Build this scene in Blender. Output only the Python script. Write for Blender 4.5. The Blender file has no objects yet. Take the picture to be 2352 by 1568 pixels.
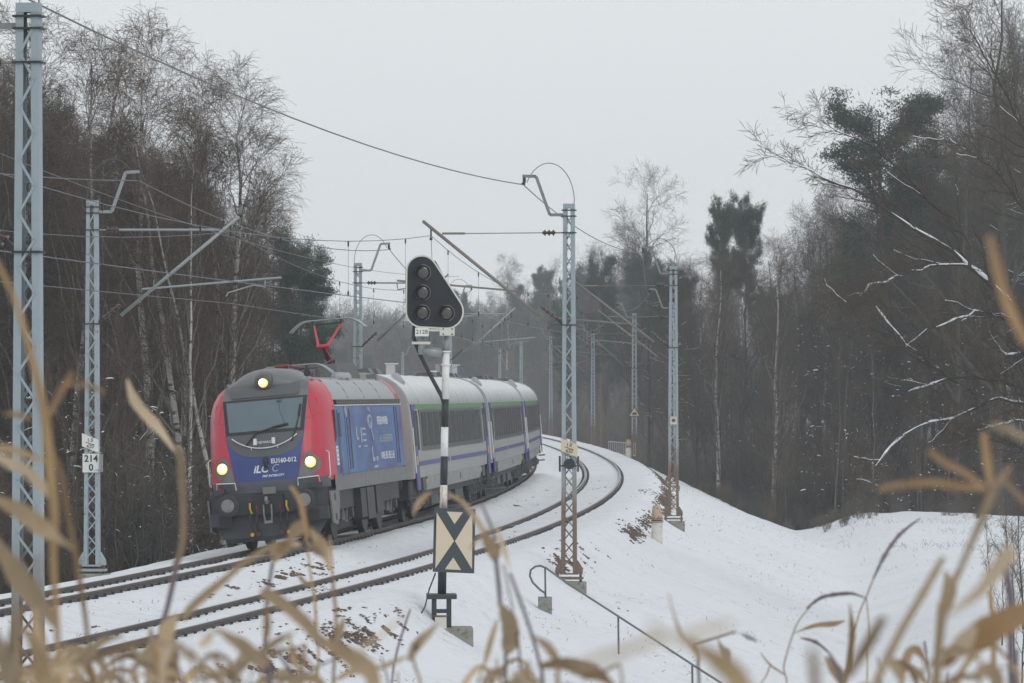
import bpy, bmesh, math, random
import numpy as np
from mathutils import Vector, Matrix, Euler
R = math.radians
SC = bpy.context.scene
COL = SC.collection

# ------------------------------------------------------------------ camera
FPX, CXD, CYD, HOR = 9500.0, 1176.0, 784.0, 905.0      # photo measured on a 2352 px wide copy
CAMZ = 3.535
PITCH = math.atan((HOR - CYD) / FPX)
cam_d = bpy.data.cameras.new('camera')
cam = bpy.data.objects.new('camera', cam_d); COL.objects.link(cam)
cam.location = (0, 0, CAMZ)
cam.rotation_euler = (R(90) + PITCH, 0, 0)
cam_d.sensor_width = 36.0
cam_d.lens = FPX / 2352.0 * 36.0
cam_d.clip_start = 0.3
cam_d.clip_end = 4000
cam_d.dof.use_dof = True
cam_d.dof.focus_distance = 88.0
cam_d.dof.aperture_fstop = cam_d.lens / 10.5
SC.camera = cam

# ------------------------------------------------------------------ sky, sun, exposure
SUN_EL, SUN_AZ = 38.0, 150.0
world = bpy.data.worlds.new('World'); SC.world = world
world.use_nodes = True
wn = world.node_tree; wn.nodes.clear()
w_out = wn.nodes.new('ShaderNodeOutputWorld')
w_bg = wn.nodes.new('ShaderNodeBackground')
w_sky = wn.nodes.new('ShaderNodeTexSky')
w_sky.sky_type = 'NISHITA'; w_sky.sun_disc = False
w_sky.sun_elevation = R(SUN_EL); w_sky.sun_rotation = R(SUN_AZ)
w_sky.air_density = 1.0; w_sky.dust_density = 4.0; w_sky.ozone_density = 1.0
w_hsv = wn.nodes.new('ShaderNodeHueSaturation'); w_hsv.inputs['Saturation'].default_value = 0.12
w_mix = wn.nodes.new('ShaderNodeMix'); w_mix.data_type = 'RGBA'
w_mix.inputs[0].default_value = 0.90                      # closed cloud deck, a little sky glow behind it
w_mix.inputs[7].default_value = (8.45, 8.82, 9.02, 1)
w_bg.inputs['Strength'].default_value = 0.10
wn.links.new(w_sky.outputs[0], w_hsv.inputs['Color'])
wn.links.new(w_hsv.outputs[0], w_mix.inputs[6])
wn.links.new(w_mix.outputs[2], w_bg.inputs['Color'])
wn.links.new(w_bg.outputs[0], w_out.inputs['Surface'])

sun_d = bpy.data.lights.new('sun', 'SUN'); sun_d.energy = 0.5; sun_d.angle = R(25); sun_d.color = (1.0, 0.97, 0.93)
sun = bpy.data.objects.new('sun', sun_d); COL.objects.link(sun)
sun.rotation_euler = (R(90 - SUN_EL), 0, R(180 - SUN_AZ))
SC.view_settings.view_transform = 'Standard'; SC.view_settings.look = 'None'
SC.view_settings.exposure = 0.0; SC.view_settings.gamma = 1.0; SC.view_settings.use_curve_mapping = False
cy = SC.cycles
cy.max_bounces = 6; cy.diffuse_bounces = 3; cy.glossy_bounces = 3; cy.transmission_bounces = 4
cy.volume_bounces = 2; cy.transparent_max_bounces = 8
cy.use_denoising = True
cy.caustics_reflective = False; cy.caustics_refractive = False
cy.sample_clamp_indirect = 4.0

# ------------------------------------------------------------------ small maths
rng = np.random.default_rng(7)
KN = np.array([30, 60, 90, 120, 155, 190, 230, 280, 340, 420, 520, 640.])
KX = np.array([-10.985, -5.840, -1.810, 1.0615, 3.128, 4.137, 4.346, 3.6055, 1.6176, -2.9395, -13.2, -34.4])
def _nat(x, y):
    n = len(x); h = np.diff(x); A = np.zeros((n, n)); b = np.zeros(n)
    A[0, 0] = 1; A[0, 1] = -1; A[-1, -1] = 1; A[-1, -2] = -1
    for i in range(1, n - 1):
        A[i, i-1] = h[i-1]; A[i, i] = 2*(h[i-1]+h[i]); A[i, i+1] = h[i]
        b[i] = 6*((y[i+1]-y[i])/h[i]-(y[i]-y[i-1])/h[i-1])
    return np.linalg.solve(A, b)
KM = _nat(KN, KX)
def _ctr(D):
    k = np.clip(np.searchsorted(KN, D) - 1, 0, len(KN) - 2)
    h = np.diff(KN)[k]; t = D - KN[k]
    return KX[k] + t*((KX[k+1]-KX[k])/h - h*(2*KM[k]+KM[k+1])/6) + t*t*KM[k]/2 + t**3*(KM[k+1]-KM[k])/(6*h)
_sl0 = (_ctr(np.array([31.]))[0] - _ctr(np.array([30.]))[0]); _sl1 = (_ctr(np.array([640.]))[0] - _ctr(np.array([639.]))[0])
def ctr(D):
    """x of the near track's centre line at distance D"""
    D = np.asarray(D, float)
    v = _ctr(np.clip(D, 30, 640))
    v = np.where(D < 30, _ctr(np.array([30.]))[0] + (D-30)*_sl0 - 0.0006*(30-D)**2, v)
    v = np.where(D > 640, _ctr(np.array([640.]))[0] + (D-640)*_sl1, v)
    return v
def slope(D): return (ctr(np.asarray(D, float)+.5) - ctr(np.asarray(D, float)-.5))
CANT = 0.13 / 1.5
SPC = 4.0
def tpos(D, u, z=0.0):
    """point u metres right of the near track's centre, z over rail"""
    s = float(slope(D)); q = math.sqrt(1+s*s)
    return Vector((float(ctr(D)) + u/q, D - u*s/q, z))
def at(dx, dy, D):
    """photo point (2352 px copy) at depth D -> world"""
    a, b = (dx-CXD)/FPX, (CYD-dy)/FPX
    Y = math.cos(PITCH) - b*math.sin(PITCH); Z = math.sin(PITCH) + b*math.cos(PITCH)
    return Vector((a*D/Y, D, CAMZ + Z*D/Y))
def lerp(a, b, t): return a + (b-a)*t
def interp(x, pts): return float(np.interp(x, [p[0] for p in pts], [p[1] for p in pts]))
def sstep(a, b, x):
    t = np.clip((x-a)/(b-a), 0, 1); return t*t*(3-2*t)
_perm = np.random.default_rng(3).random((64, 64))
def vnoise(x, y):
    x = np.asarray(x, float); y = np.asarray(y, float)
    xi = np.floor(x).astype(int); yi = np.floor(y).astype(int); fx = x-xi; fy = y-yi
    fx = fx*fx*(3-2*fx); fy = fy*fy*(3-2*fy)
    g = lambda i, j: _perm[i % 64, j % 64]
    return (g(xi, yi)*(1-fx)+g(xi+1, yi)*fx)*(1-fy) + (g(xi, yi+1)*(1-fx)+g(xi+1, yi+1)*fx)*fy - .5

# ------------------------------------------------------------------ materials
def nodemat(name):
    m = bpy.data.materials.new(name); m.use_nodes = True
    nt = m.node_tree
    return m, nt, nt.nodes['Principled BSDF']
def mat(name, col, rough=0.6, metal=0.0, var=0.12, scale=3.0, dirt=None, dirt_amt=0.0, bump=0.0, bscale=40.0, spec=0.5, stretch=(1, 1, 1), ovar=0.0):
    m, nt, b = nodemat(name)
    N, L = nt.nodes.new, nt.links.new
    tc = N('ShaderNodeTexCoord'); mp = N('ShaderNodeMapping'); mp.inputs['Scale'].default_value = stretch
    L(tc.outputs['Object'], mp.inputs['Vector'])
    nz = N('ShaderNodeTexNoise'); nz.inputs['Scale'].default_value = scale; nz.inputs['Detail'].default_value = 6
    L(mp.outputs[0], nz.inputs['Vector'])
    mx = N('ShaderNodeMix'); mx.data_type = 'RGBA'
    c = Vector(col[:3])
    mx.inputs[6].default_value = (*(c*(1-var)), 1); mx.inputs[7].default_value = (*[min(1, v*(1+var)) for v in c], 1)
    L(nz.outputs['Fac'], mx.inputs[0])
    out = mx.outputs[2]
    if dirt is not None:
        n2 = N('ShaderNodeTexNoise'); n2.inputs['Scale'].default_value = scale*2.3; n2.inputs['Detail'].default_value = 8; n2.inputs['Roughness'].default_value = .7
        L(mp.outputs[0], n2.inputs['Vector'])
        rp = N('ShaderNodeMapRange'); rp.inputs[1].default_value = .62 - .3*dirt_amt; rp.inputs[2].default_value = .72 - .1*dirt_amt
        L(n2.outputs['Fac'], rp.inputs[0])
        m2 = N('ShaderNodeMix'); m2.data_type = 'RGBA'; m2.inputs[7].default_value = (*dirt[:3], 1)
        L(rp.outputs[0], m2.inputs[0]); L(out, m2.inputs[6]); out = m2.outputs[2]
    if ovar > 0:                      # every copy a little lighter or darker
        oi = N('ShaderNodeObjectInfo'); mr = N('ShaderNodeMapRange'); mr.inputs[3].default_value = 1-ovar; mr.inputs[4].default_value = 1+ovar; L(oi.outputs['Random'], mr.inputs[0])
        vm = N('ShaderNodeVectorMath'); vm.operation = 'SCALE'; L(out, vm.inputs[0]); L(mr.outputs[0], vm.inputs['Scale']); out = vm.outputs[0]
    L(out, b.inputs['Base Color'])
    b.inputs['Roughness'].default_value = rough; b.inputs['Metallic'].default_value = metal
    b.inputs['Specular IOR Level'].default_value = spec
    if bump > 0:
        n3 = N('ShaderNodeTexNoise'); n3.inputs['Scale'].default_value = bscale; n3.inputs['Detail'].default_value = 4
        L(tc.outputs['Object'], n3.inputs['Vector'])
        bp = N('ShaderNodeBump'); bp.inputs['Strength'].default_value = bump; bp.inputs['Distance'].default_value = .02
        L(n3.outputs['Fac'], bp.inputs['Height']); L(bp.outputs[0], b.inputs['Normal'])
    return m
def emis(name, col, s):
    m, nt, b = nodemat(name)
    b.inputs['Base Color'].default_value = (*col, 1)
    b.inputs['Emission Color'].default_value = (*col, 1); b.inputs['Emission Strength'].default_value = s
    return m

M = {}
M['galv'] = mat('mast_paint', (.33, .39, .42), .55, .0, .12, 2.0, (.17, .17, .16), .15)
M['steel_d'] = mat('dark_steel', (.036, .038, .040), .55, .3, .2, 5)
M['steel_g'] = mat('grey_steel', (.22, .23, .235), .5, .3, .15, 4, (.15, .10, .07), .3)
M['rust'] = mat('rusty_steel', (.16, .085, .05), .8, .1, .3, 7, (.28, .26, .24), .3)
M['alu'] = mat('tube_grey', (.30, .33, .34), .45, .4, .1, 3)
M['tube_br'] = mat('tube_weathered', (.22, .205, .18), .6, .3, .15, 3)
M['insul'] = mat('brown_porcelain', (.055, .028, .022), .25, 0, .15, 6)
M['wire'] = mat('wire_metal', (.12, .122, .13), .5, .5, .1, 1)
M['concrete'] = mat('concrete', (.27, .27, .24), .9, 0, .25, 4, (.10, .11, .07), .45, .5, 30)
M['white_p'] = mat('white_paint', (.74, .74, .72), .5, 0, .05, 4, (.45, .36, .28), .1)
M['black_p'] = mat('black_paint', (.022, .026, .030), .45, 0, .15, 4)
M['navy_blk'] = mat('signal_shield_black', (.010, .014, .019), .5, 0, .1, 3)
M['sign_cream'] = mat('sign_cream', (.62, .52, .39), .6, 0, .04, 1.5)
M['sign_dgrey'] = mat('sign_dark_slate', (.045, .060, .068), .6, 0, .06, 3)
M['sign_white'] = mat('sign_white', (.72, .73, .72), .45, 0, .04, 2)
M['cream'] = mat('cream_edge', (.60, .60, .54), .5, 0, .05, 3)
M['lens'] = mat('lens_glass_dark', (.05, .047, .045), .12, 0, .3, 9, spec=.8)
M['green_d'] = mat('dark_green_steel', (.030, .043, .045), .55, 0, .15, 5, (.12, .06, .03), .25)
M['stone'] = mat('ballast_stone', (.15, .105, .078), .9, 0, .45, 6)
M['snow_c'] = mat('snow_cap', (.86, .88, .91), .7, 0, .03, 6, bump=.3, bscale=25)
M['post_w'] = mat('white_stained_post', (.62, .62, .58), .7, 0, .08, 2, (.42, .30, .18), .45)
M['post_r'] = mat('rusty_post_cap', (.50, .37, .26), .8, 0, .15, 5, (.16, .07, .045), .35)
# rusted lower half of the right hand masts
def mast_rust():
    m, nt, b = nodemat('mast_paint_rusting')
    N, L = nt.nodes.new, nt.links.new
    tc = N('ShaderNodeTexCoord'); sp = N('ShaderNodeSeparateXYZ'); L(tc.outputs['Object'], sp.inputs[0])
    nz = N('ShaderNodeTexNoise'); nz.inputs['Scale'].default_value = 1.8; nz.inputs['Detail'].default_value = 8; L(tc.outputs['Object'], nz.inputs['Vector'])
    ad = N('ShaderNodeMath'); ad.operation = 'MULTIPLY_ADD'; ad.inputs[1].default_value = 2.6; L(nz.outputs['Fac'], ad.inputs[0]); L(sp.outputs['Z'], ad.inputs[2])
    mr = N('ShaderNodeMapRange'); mr.inputs[1].default_value = 2.9; mr.inputs[2].default_value = 4.0; L(ad.outputs[0], mr.inputs[0])
    mx = N('ShaderNodeMix'); mx.data_type = 'RGBA'; mx.inputs[6].default_value = (.19, .135, .10, 1); mx.inputs[7].default_value = (.33, .39, .42, 1)
    L(mr.outputs[0], mx.inputs[0])
    n2 = N('ShaderNodeTexNoise'); n2.inputs['Scale'].default_value = 9; n2.inputs['Detail'].default_value = 6; L(tc.outputs['Object'], n2.inputs['Vector'])
    m2 = N('ShaderNodeMix'); m2.data_type = 'RGBA'; m2.blend_type = 'MULTIPLY'; m2.inputs[0].default_value = .5
    L(mx.outputs[2], m2.inputs[6]); L(n2.outputs['Color'], m2.inputs[7])
    m3 = N('ShaderNodeMix'); m3.data_type = 'RGBA'; m3.inputs[0].default_value = .35; L(m2.outputs[2], m3.inputs[7]); L(mx.outputs[2], m3.inputs[6])
    L(m3.outputs[2], b.inputs['Base Color']); b.inputs['Roughness'].default_value = .65
    return m
M['mast_r'] = mast_rust()

# ------------------------------------------------------------------ mesh helpers
class MB:
    def __init__(s): s.v = []; s.f = []
    def add(s, vs, fs):
        o = len(s.v); s.v += [tuple(v) for v in vs]; s.f += [tuple(i+o for i in f) for f in fs]; return s
    def box(s, c, d, rot=None):
        x, y, z = d[0]/2, d[1]/2, d[2]/2
        vs = [Vector(p) for p in ((-x,-y,-z),(x,-y,-z),(x,y,-z),(-x,y,-z),(-x,-y,z),(x,-y,z),(x,y,z),(-x,y,z))]
        if rot is not None: vs = [rot @ v for v in vs]
        c = Vector(c)
        return s.add([v+c for v in vs], [(0,3,2,1),(4,5,6,7),(0,1,5,4),(1,2,6,5),(2,3,7,6),(3,0,4,7)])
    def bar(s, p, q, w, d, up=(0,0,1)):
        p, q = Vector(p), Vector(q); t = (q-p); L = t.length; t.normalize()
        a = t.cross(Vector(up));
        if a.length < 1e-4: a = t.cross(Vector((1,0,0)))
        a.normalize(); b = a.cross(t)
        rot = Matrix((a, t, b)).transposed()
        return s.box((p+q)/2, (w, L, d), rot)
    def tube(s, path, r, n=6, cap=True):
        P = [Vector(p) for p in path]; k = len(P)
        rr = r if hasattr(r, '__len__') else [r]*k
        o = len(s.v); prev = None
        for i in range(k):
            t = (P[min(i+1, k-1)]-P[max(i-1, 0)])
            if t.length < 1e-9: t = Vector((0,0,1))
            t.normalize()
            if prev is None:
                a = t.cross(Vector((0,0,1)))
                if a.length < .05: a = t.cross(Vector((1,0,0)))
            else: a = prev - t*prev.dot(t)
            a.normalize(); prev = a; b = t.cross(a)
            for j in range(n):
                g = 2*math.pi*j/n
                s.v.append(tuple(P[i] + (a*math.cos(g)+b*math.sin(g))*rr[i]))
        for i in range(k-1):
            for j in range(n):
                s.f.append((o+i*n+j, o+i*n+(j+1)%n, o+(i+1)*n+(j+1)%n, o+(i+1)*n+j))
        if cap:
            s.f.append(tuple(o+j for j in range(n))[::-1]); s.f.append(tuple(o+(k-1)*n+j for j in range(n)))
        return s
    def cyl(s, p, q, r, n=12, r2=None): return s.tube([p, q], [r, r if r2 is None else r2], n)
    def prism(s, poly, ax, d0, d1):
        """poly of 2D points extruded along axis ax ('x','y','z') from d0 to d1"""
        def P(a, b, d): return {'x': (d, a, b), 'y': (a, d, b), 'z': (a, b, d)}[ax]
        n = len(poly); vs = [P(a, b, d0) for a, b in poly]+[P(a, b, d1) for a, b in poly]
        fs = [tuple(range(n)), tuple(range(2*n-1, n-1, -1))]+[(i, i+n, (i+1) % n+n, (i+1) % n) for i in range(n)]
        return s.add(vs, fs)
    def grid(s, rows, close=False):
        o = len(s.v); n = len(rows[0])
        for r in rows: s.v += [tuple(p) for p in r]
        for i in range(len(rows)-1):
            for j in range(n if close else n-1):
                s.f.append((o+i*n+j, o+i*n+(j+1) % n, o+(i+1)*n+(j+1) % n, o+(i+1)*n+j))
        return s
    def mesh(s, name, m=None, smooth=False, fixn=True):
        me = bpy.data.meshes.new(name); me.from_pydata(s.v, [], s.f)
        if fixn:
            bm = bmesh.new(); bm.from_mesh(me); bmesh.ops.recalc_face_normals(bm, faces=bm.faces); bm.to_mesh(me); bm.free()
        if m: me.materials.append(m)
        if smooth: me.polygons.foreach_set('use_smooth', [True]*len(me.polygons))
        me.update(); return me
    def build(s, name, m, parent=None, smooth=False, bevel=0, fixn=True):
        return link(name, s.mesh(name, m, smooth, fixn), parent, bevel)
def link(name, me, parent=None, bevel=0):
    o = bpy.data.objects.new(name, me); COL.objects.link(o)
    if parent is not None: o.parent = parent
    if bevel:
        md = o.modifiers.new('bevel', 'BEVEL'); md.width = bevel; md.segments = 2; md.limit_method = 'ANGLE'
    return o
def tag(o, label, cat, group=None):
    o['label'] = label; o['category'] = cat
    if group: o['group'] = group
    return o
def thing(name, label, cat, loc=(0,0,0), rz=0, group=None):
    o = bpy.data.objects.new(name, None); COL.objects.link(o); o.empty_display_size = .2
    o.location = loc; o.rotation_euler = (0, 0, rz)
    return tag(o, label, cat, group)
def nmesh(name, V, F, m, smooth=False):
    """fast mesh from numpy: V (n,3), F (m,3|4)"""
    me = bpy.data.meshes.new(name); V = np.asarray(V, np.float32); F = np.asarray(F, np.int32)
    k = F.shape[1]
    me.vertices.add(len(V)); me.vertices.foreach_set('co', V.ravel())
    me.loops.add(F.size); me.loops.foreach_set('vertex_index', F.ravel())
    me.polygons.add(len(F)); me.polygons.foreach_set('loop_start', np.arange(0, F.size, k, dtype=np.int32))
    if smooth: me.polygons.foreach_set('use_smooth', np.ones(len(F), bool))
    me.update(calc_edges=True)
    if m: me.materials.append(m)
    return me
_txt = {}
def text(body, size, m, parent, loc, rot=(R(90), 0, 0), name='lettering', shear=0.0, align='CENTER', sx=1.0, bold=0.0, ext=.002):
    c = bpy.data.curves.new('t', 'FONT'); c.body = body; c.size = size; c.align_x = align; c.align_y = 'CENTER'
    c.extrude = ext; c.shear = shear; c.offset = bold; c.resolution_u = 3
    t = bpy.data.objects.new('t', c); COL.objects.link(t)
    dg = bpy.context.evaluated_depsgraph_get()
    me = bpy.data.meshes.new_from_object(t.evaluated_get(dg)); me.name = name
    bpy.data.objects.remove(t); me.materials.clear(); me.materials.append(m)
    o = link(name, me, parent); o.location = loc; o.rotation_euler = rot; o.scale = (sx, 1, 1)
    return o

# ------------------------------------------------------------------ ground
def gz(x, y):
    x = np.asarray(x, float); y = np.asarray(y, float)
    s = slope(y); u = (x - ctr(y))/np.sqrt(1+s*s)
    bed = np.interp(u, [-15, -11.5, -8.2, -7.4, -6.9, -6.0, -5.2, -2.6, -1.75, -1.4, 1.9, 2.3, 2.9, 3.5, 4.5, 8.9, 12],
                    [-4.2, -3.6, -.75, -.48, -.36, -.25, -.18, .02, -.22, -.21, .05, -.02, -.50, -.86, -1.12, -2.68, -2.78])
    # rolling snow beyond the ditch on the right, higher towards the wood
    v = u - 8.9
    mound = sstep(0, 3.4, v)*(.72 + .45*vnoise(x*.11+3, y*.05))*sstep(60, 100, y) + sstep(3, 16, v)*.8*sstep(170, 90, y)
    mound += sstep(20, 70, v)*(3.5 + 3*vnoise(x*.02, y*.02))*sstep(170, 230, y)
    # behind the last snow hump the ground falls away into the wood
    drop = -1.7*sstep(189, 215, y)*sstep(4.6, 9.5, u)*sstep(60, 25, u)
    z = bed + np.where(u > 9, mound, 0) + drop
    # left: wooded side valley rising behind
    l = -u - 22
    z += np.where(u < -22, sstep(0, 60, l)*7*sstep(90, 200, y), 0)
    # far wooded hills
    z += sstep(420, 900, y)*(np.abs(u) > 12)*sstep(12, 60, np.abs(u))*(10+8*vnoise(x*.01, y*.008))
    # bank the photographer stands on
    hill = sstep(40, 13, y)*sstep(3.5, 9, u)
    z = z*(1-hill) + hill*(1.55 + .25*vnoise(x*.4, y*.4))
    # unevenness
    off = np.clip((np.abs(u+2)-4.5)/3, 0, 1)
    z += off*(.10*vnoise(x*1.1+2, y*.55) + .10*vnoise(x*.45, y*.3) + .32*vnoise(x*.16, y*.1)) + .035*vnoise(x*1.7, y*.9) + .02*vnoise(x*3.1+7, y*2.2)
    return z
def g1(x, y): return float(gz(np.array([x]), np.array([y]))[0])
xs = np.concatenate([np.linspace(-430, -60, 38), np.linspace(-56, -20, 40), np.arange(-19.6, 22, .28), np.linspace(22.5, 60, 44), np.linspace(66, 430, 38)])
ys = np.concatenate([np.linspace(-45, 30, 40), np.arange(31, 130, .5), np.arange(130.6, 320, 1.1), np.linspace(323, 480, 60), np.linspace(490, 1180, 60)])
GX, GY = np.meshgrid(xs, ys)
GZ = gz(GX, GY)
nx, ny = len(xs), len(ys)
idx = np.arange(nx*ny).reshape(ny, nx)
F = np.stack([idx[:-1, :-1], idx[:-1, 1:], idx[1:, 1:], idx[1:, :-1]], -1).reshape(-1, 4)
def snow_mat():
    m, nt, b = nodemat('snow_ground')
    N, L = nt.nodes.new, nt.links.new
    tc = N('ShaderNodeTexCoord')
    at_ = N('ShaderNodeAttribute'); at_.attribute_name = 'litter'
    bd = N('ShaderNodeAttribute'); bd.attribute_name = 'bed'
    def noise(sc, det=5, ro=.6, st=None):
        n = N('ShaderNodeTexNoise'); n.inputs['Scale'].default_value = sc; n.inputs['Detail'].default_value = det; n.inputs['Roughness'].default_value = ro
        if st:
            mp = N('ShaderNodeMapping'); mp.inputs['Scale'].default_value = st; mp.inputs['Rotation'].default_value = (0, 0, .25); L(tc.outputs['Object'], mp.inputs['Vector']); L(mp.outputs[0], n.inputs['Vector'])
        else: L(tc.outputs['Object'], n.inputs['Vector'])
        return n
    def rng_(src, a, b_, c=0., d=1.):
        r = N('ShaderNodeMapRange'); r.inputs[1].default_value = a; r.inputs[2].default_value = b_; r.inputs[3].default_value = c; r.inputs[4].default_value = d; L(src, r.inputs[0]); return r.outputs[0]
    def mix(fac, A, B):
        x = N('ShaderNodeMix'); x.data_type = 'RGBA'
        if hasattr(fac, 'links'): L(fac, x.inputs[0])
        else: x.inputs[0].default_value = fac
        for i, c in ((6, A), (7, B)):
            if hasattr(c, 'links'): L(c, x.inputs[i])
            else: x.inputs[i].default_value = (*c, 1)
        return x.outputs[2]
    def mul(a, b_):
        x = N('ShaderNodeMath'); x.operation = 'MULTIPLY'
        for i, c in ((0, a), (1, b_)):
            if hasattr(c, 'links'): L(c, x.inputs[i])
            else: x.inputs[i].default_value = c
        return x.outputs[0]
    base = mix(noise(.6).outputs['Fac'], (.71, .735, .78), (.80, .815, .845))
    # sparse straw and dirt poking through
    straw = mul(rng_(noise(6.5, 8, .78, (.45, 1.6, 1)).outputs['Fac'], .54, .64), rng_(noise(.35, 3).outputs['Fac'], .36, .62))
    c1 = mix(mul(straw, .75), base, (.22, .175, .13))
    # stones showing in the track bed
    stn = mul(rng_(noise(9, 8, .8).outputs['Fac'], .54, .66), mul(bd.outputs['Fac'], rng_(noise(.8, 4).outputs['Fac'], .33, .62)))
    c2 = mix(mul(stn, .8), c1, (.24, .215, .19))
    # leaf litter below the trees
    lit = mix(noise(3, 8, .8).outputs['Fac'], (.055, .045, .032), (.13, .105, .08))
    lf = N('ShaderNodeMath'); lf.operation = 'ADD'; L(at_.outputs['Fac'], lf.inputs[0]); L(rng_(noise(1.2, 8, .75).outputs['Fac'], 0, 1, -.5, .5), lf.inputs[1])
    c3 = mix(rng_(lf.outputs[0], .78, .98), c2, lit)
    L(c3, b.inputs['Base Color']); b.inputs['Roughness'].default_value = .75; b.inputs['Specular IOR Level'].default_value = .25
    bp = N('ShaderNodeBump'); bp.inputs['Strength'].default_value = .8; bp.inputs['Distance'].default_value = .08
    L(noise(3.2, 8, .7).outputs['Fac'], bp.inputs['Height']); L(bp.outputs[0], b.inputs['Normal'])
    return m
M['snow'] = snow_mat()
gme = nmesh('ground', np.stack([GX, GY, GZ], -1).reshape(-1, 3), F, M['snow'], True)
U = (GX-ctr(GY))/np.sqrt(1+slope(GY)**2)
lit = np.maximum(sstep(-8.0, -10.5, U), sstep(6.2, 8.5, U)*sstep(192, 204, GY))
lit = np.maximum(lit, sstep(430, 560, GY)*.75)
bedm = sstep(-7.2, -6.4, U)*sstep(3.4, 2.4, U)*(.55+.45*(np.abs(U) < 1.6))
for nm, arr in (('litter', lit), ('bed', bedm)):
    a = gme.attributes.new(nm, 'FLOAT', 'POINT'); a.data.foreach_set('value', arr.ravel().astype(np.float32))
ground = link('ground', gme); ground['kind'] = 'structure'

# ------------------------------------------------------------------ rails
M['rail'] = mat('rail_steel', (.10, .082, .073), .6, .3, .25, 6)
M['rail_top'] = mat('rail_running_surface', (.24, .22, .215), .35, .7, .1, 8)
prof = [(-.036, 0), (.036, 0), (.036, -.035), (.010, -.05), (.010, -.135), (.070, -.155), (.070, -.172), (-.070, -.172), (-.070, -.155), (-.010, -.135), (-.010, -.05), (-.036, -.035)]
Dr = np.concatenate([np.arange(6, 30, 3), np.arange(30, 330, 1.5), np.arange(330, 640, 5)])
clip_mb = MB()
clip_mb.box((0, 0, .012), (.10, .11, .035)); clip_mb.tube([(.02, -.05, .03), (.035, -.05, .06), (.0, 0, .065), (.035, .05, .06), (.02, .05, .03)], .013, 5)
clip_me = clip_mb.mesh('rail_clip', M['steel_d'])
clip_cap = MB().box((0, 0, .075), (.07, .07, .02)).mesh('clip_snow', M['snow_c'])
rail_labels = {
    ('N', 1): ('outer rail of the empty track nearest the signal', 'near track rails'),
    ('N', -1): ('inner rail of the empty track, parallel to the outermost rail', 'near track rails'),
    ('F', 1): ('rail under the train on the side facing the empty track', 'far track rails'),
    ('F', -1): ('rail under the train on the side of the left wood', 'far track rails')}
def tilt_z(u):
    return CANT*u if u > -2 else .03 + CANT*(u+SPC)
n_near = 0
for tr in ('N', 'F'):
    for sd in (1, -1):
        u0 = (0 if tr == 'N' else -SPC) + .7525*sd; zc = tilt_z(u0)
        rows = []
        for D in Dr:
            c = tpos(D, u0, zc); s = float(slope(D)); nrm = Vector((1, -s, 0)).normalized(); upv = Vector((-CANT, 0, 1)).normalized(); rt = Vector((nrm.x, nrm.y, CANT)).normalized()
            rows.append([c + rt*a + upv*b for a, b in prof])
        mb = MB().grid(rows, True)
        ro = mb.build('rail', M['rail'])
        ro.data.materials.append(M['rail_top'])
        for i, p in enumerate(ro.data.polygons):
            if i % len(prof) == 0: p.material_index = 1
        tag(ro, *([rail_labels[(tr, sd)][0], 'rail', rail_labels[(tr, sd)][1]]))
        # fastenings: the near ones one by one, the rest joined
        rest = MB(); d = 53.0; k = 0
        while d < 250:
            for side in ((1,) if tr == 'F' else (1, -1) if sd == -1 else (1,)):
                p = tpos(d, u0 + side*.11, zc + CANT*side*.11 - .135)
                if d < 104 and (side == 1):
                    o = link('rail_clip', clip_me, ro); o.location = p; o.rotation_euler = (0, -math.atan(CANT), -math.atan(float(slope(d))) + (0 if side > 0 else math.pi))
                else:
                    rest.box(p + Vector((0, 0, .03)), (.10, .12, .07))
            d += .62
        ro2 = rest.build('rail_clip_run', M['steel_d'], ro); ro2['kind'] = 'stuff'

# ------------------------------------------------------------------ train
M['red'] = mat('loco_red', (.50, .026, .058), .34, 0, .08, 2, (.34, .06, .07), .35)
M['lgrey'] = mat('loco_grey', (.15, .155, .16), .45, 0, .06, 2)
M['dgrey'] = mat('loco_dark_grey', (.085, .09, .10), .5, 0, .08, 3)
M['under'] = mat('underframe_grey', (.040, .043, .050), .6, 0, .2, 3, (.05, .045, .04), .35)
M['sill'] = mat('sill_grey', (.16, .163, .158), .55, 0, .1, 2, (.12, .105, .09), .3)
M['black'] = mat('near_black', (.014, .014, .016), .55, 0, .2, 5)
M['roofg'] = mat('loco_roof_grey', (.34, .35, .375), .5, 0, .06, 1.5, (.28, .28, .28), .2)
M['logo'] = mat('logo_white', (.72, .74, .76), .5, 0, .03, 4)
M['logo_dim'] = mat('logo_pale_blue', (.34, .40, .48), .5, 0, .08, 6)
M['hand'] = mat('handrail_white', (.66, .66, .64), .5, 0, .05, 4)
M['panto_red'] = mat('pantograph_red', (.50, .02, .035), .45, 0, .08, 4)
M['panto_dred'] = mat('pantograph_dark_red', (.16, .015, .02), .5, 0, .2, 5)
M['yellow'] = mat('yellow_paint', (.62, .38, .03), .6, 0, .1, 5)
M['orange'] = mat('orange_label', (.62, .30, .14), .6, 0, .1, 5)
M['cside'] = mat('coach_side_grey', (.36, .36, .345), .38, 0, .05, 1, (.30, .29, .27), .25, stretch=(1, .3, 1))
M['cskirt'] = mat('coach_skirt_grey', (.25, .255, .25), .5, 0, .12, 2, (.42, .43, .45), .25, stretch=(1, .5, .4))
M['cblue'] = mat('coach_blue', (.07, .07, .235), .45, 0, .06, 2)
M['cgreen'] = mat('coach_green', (.10, .22, .085), .5, 0, .06, 2)
M['cwin'] = mat('coach_window_glass', (.085, .09, .09), .18, 0, .15, 1.2, spec=.35)
M['cband'] = mat('coach_window_band', (.105, .107, .105), .3, 0, .06, 1)
M['bogie'] = mat('bogie_greenish', (.07, .08, .074), .7, 0, .25, 3, (.045, .04, .035), .4)
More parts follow.
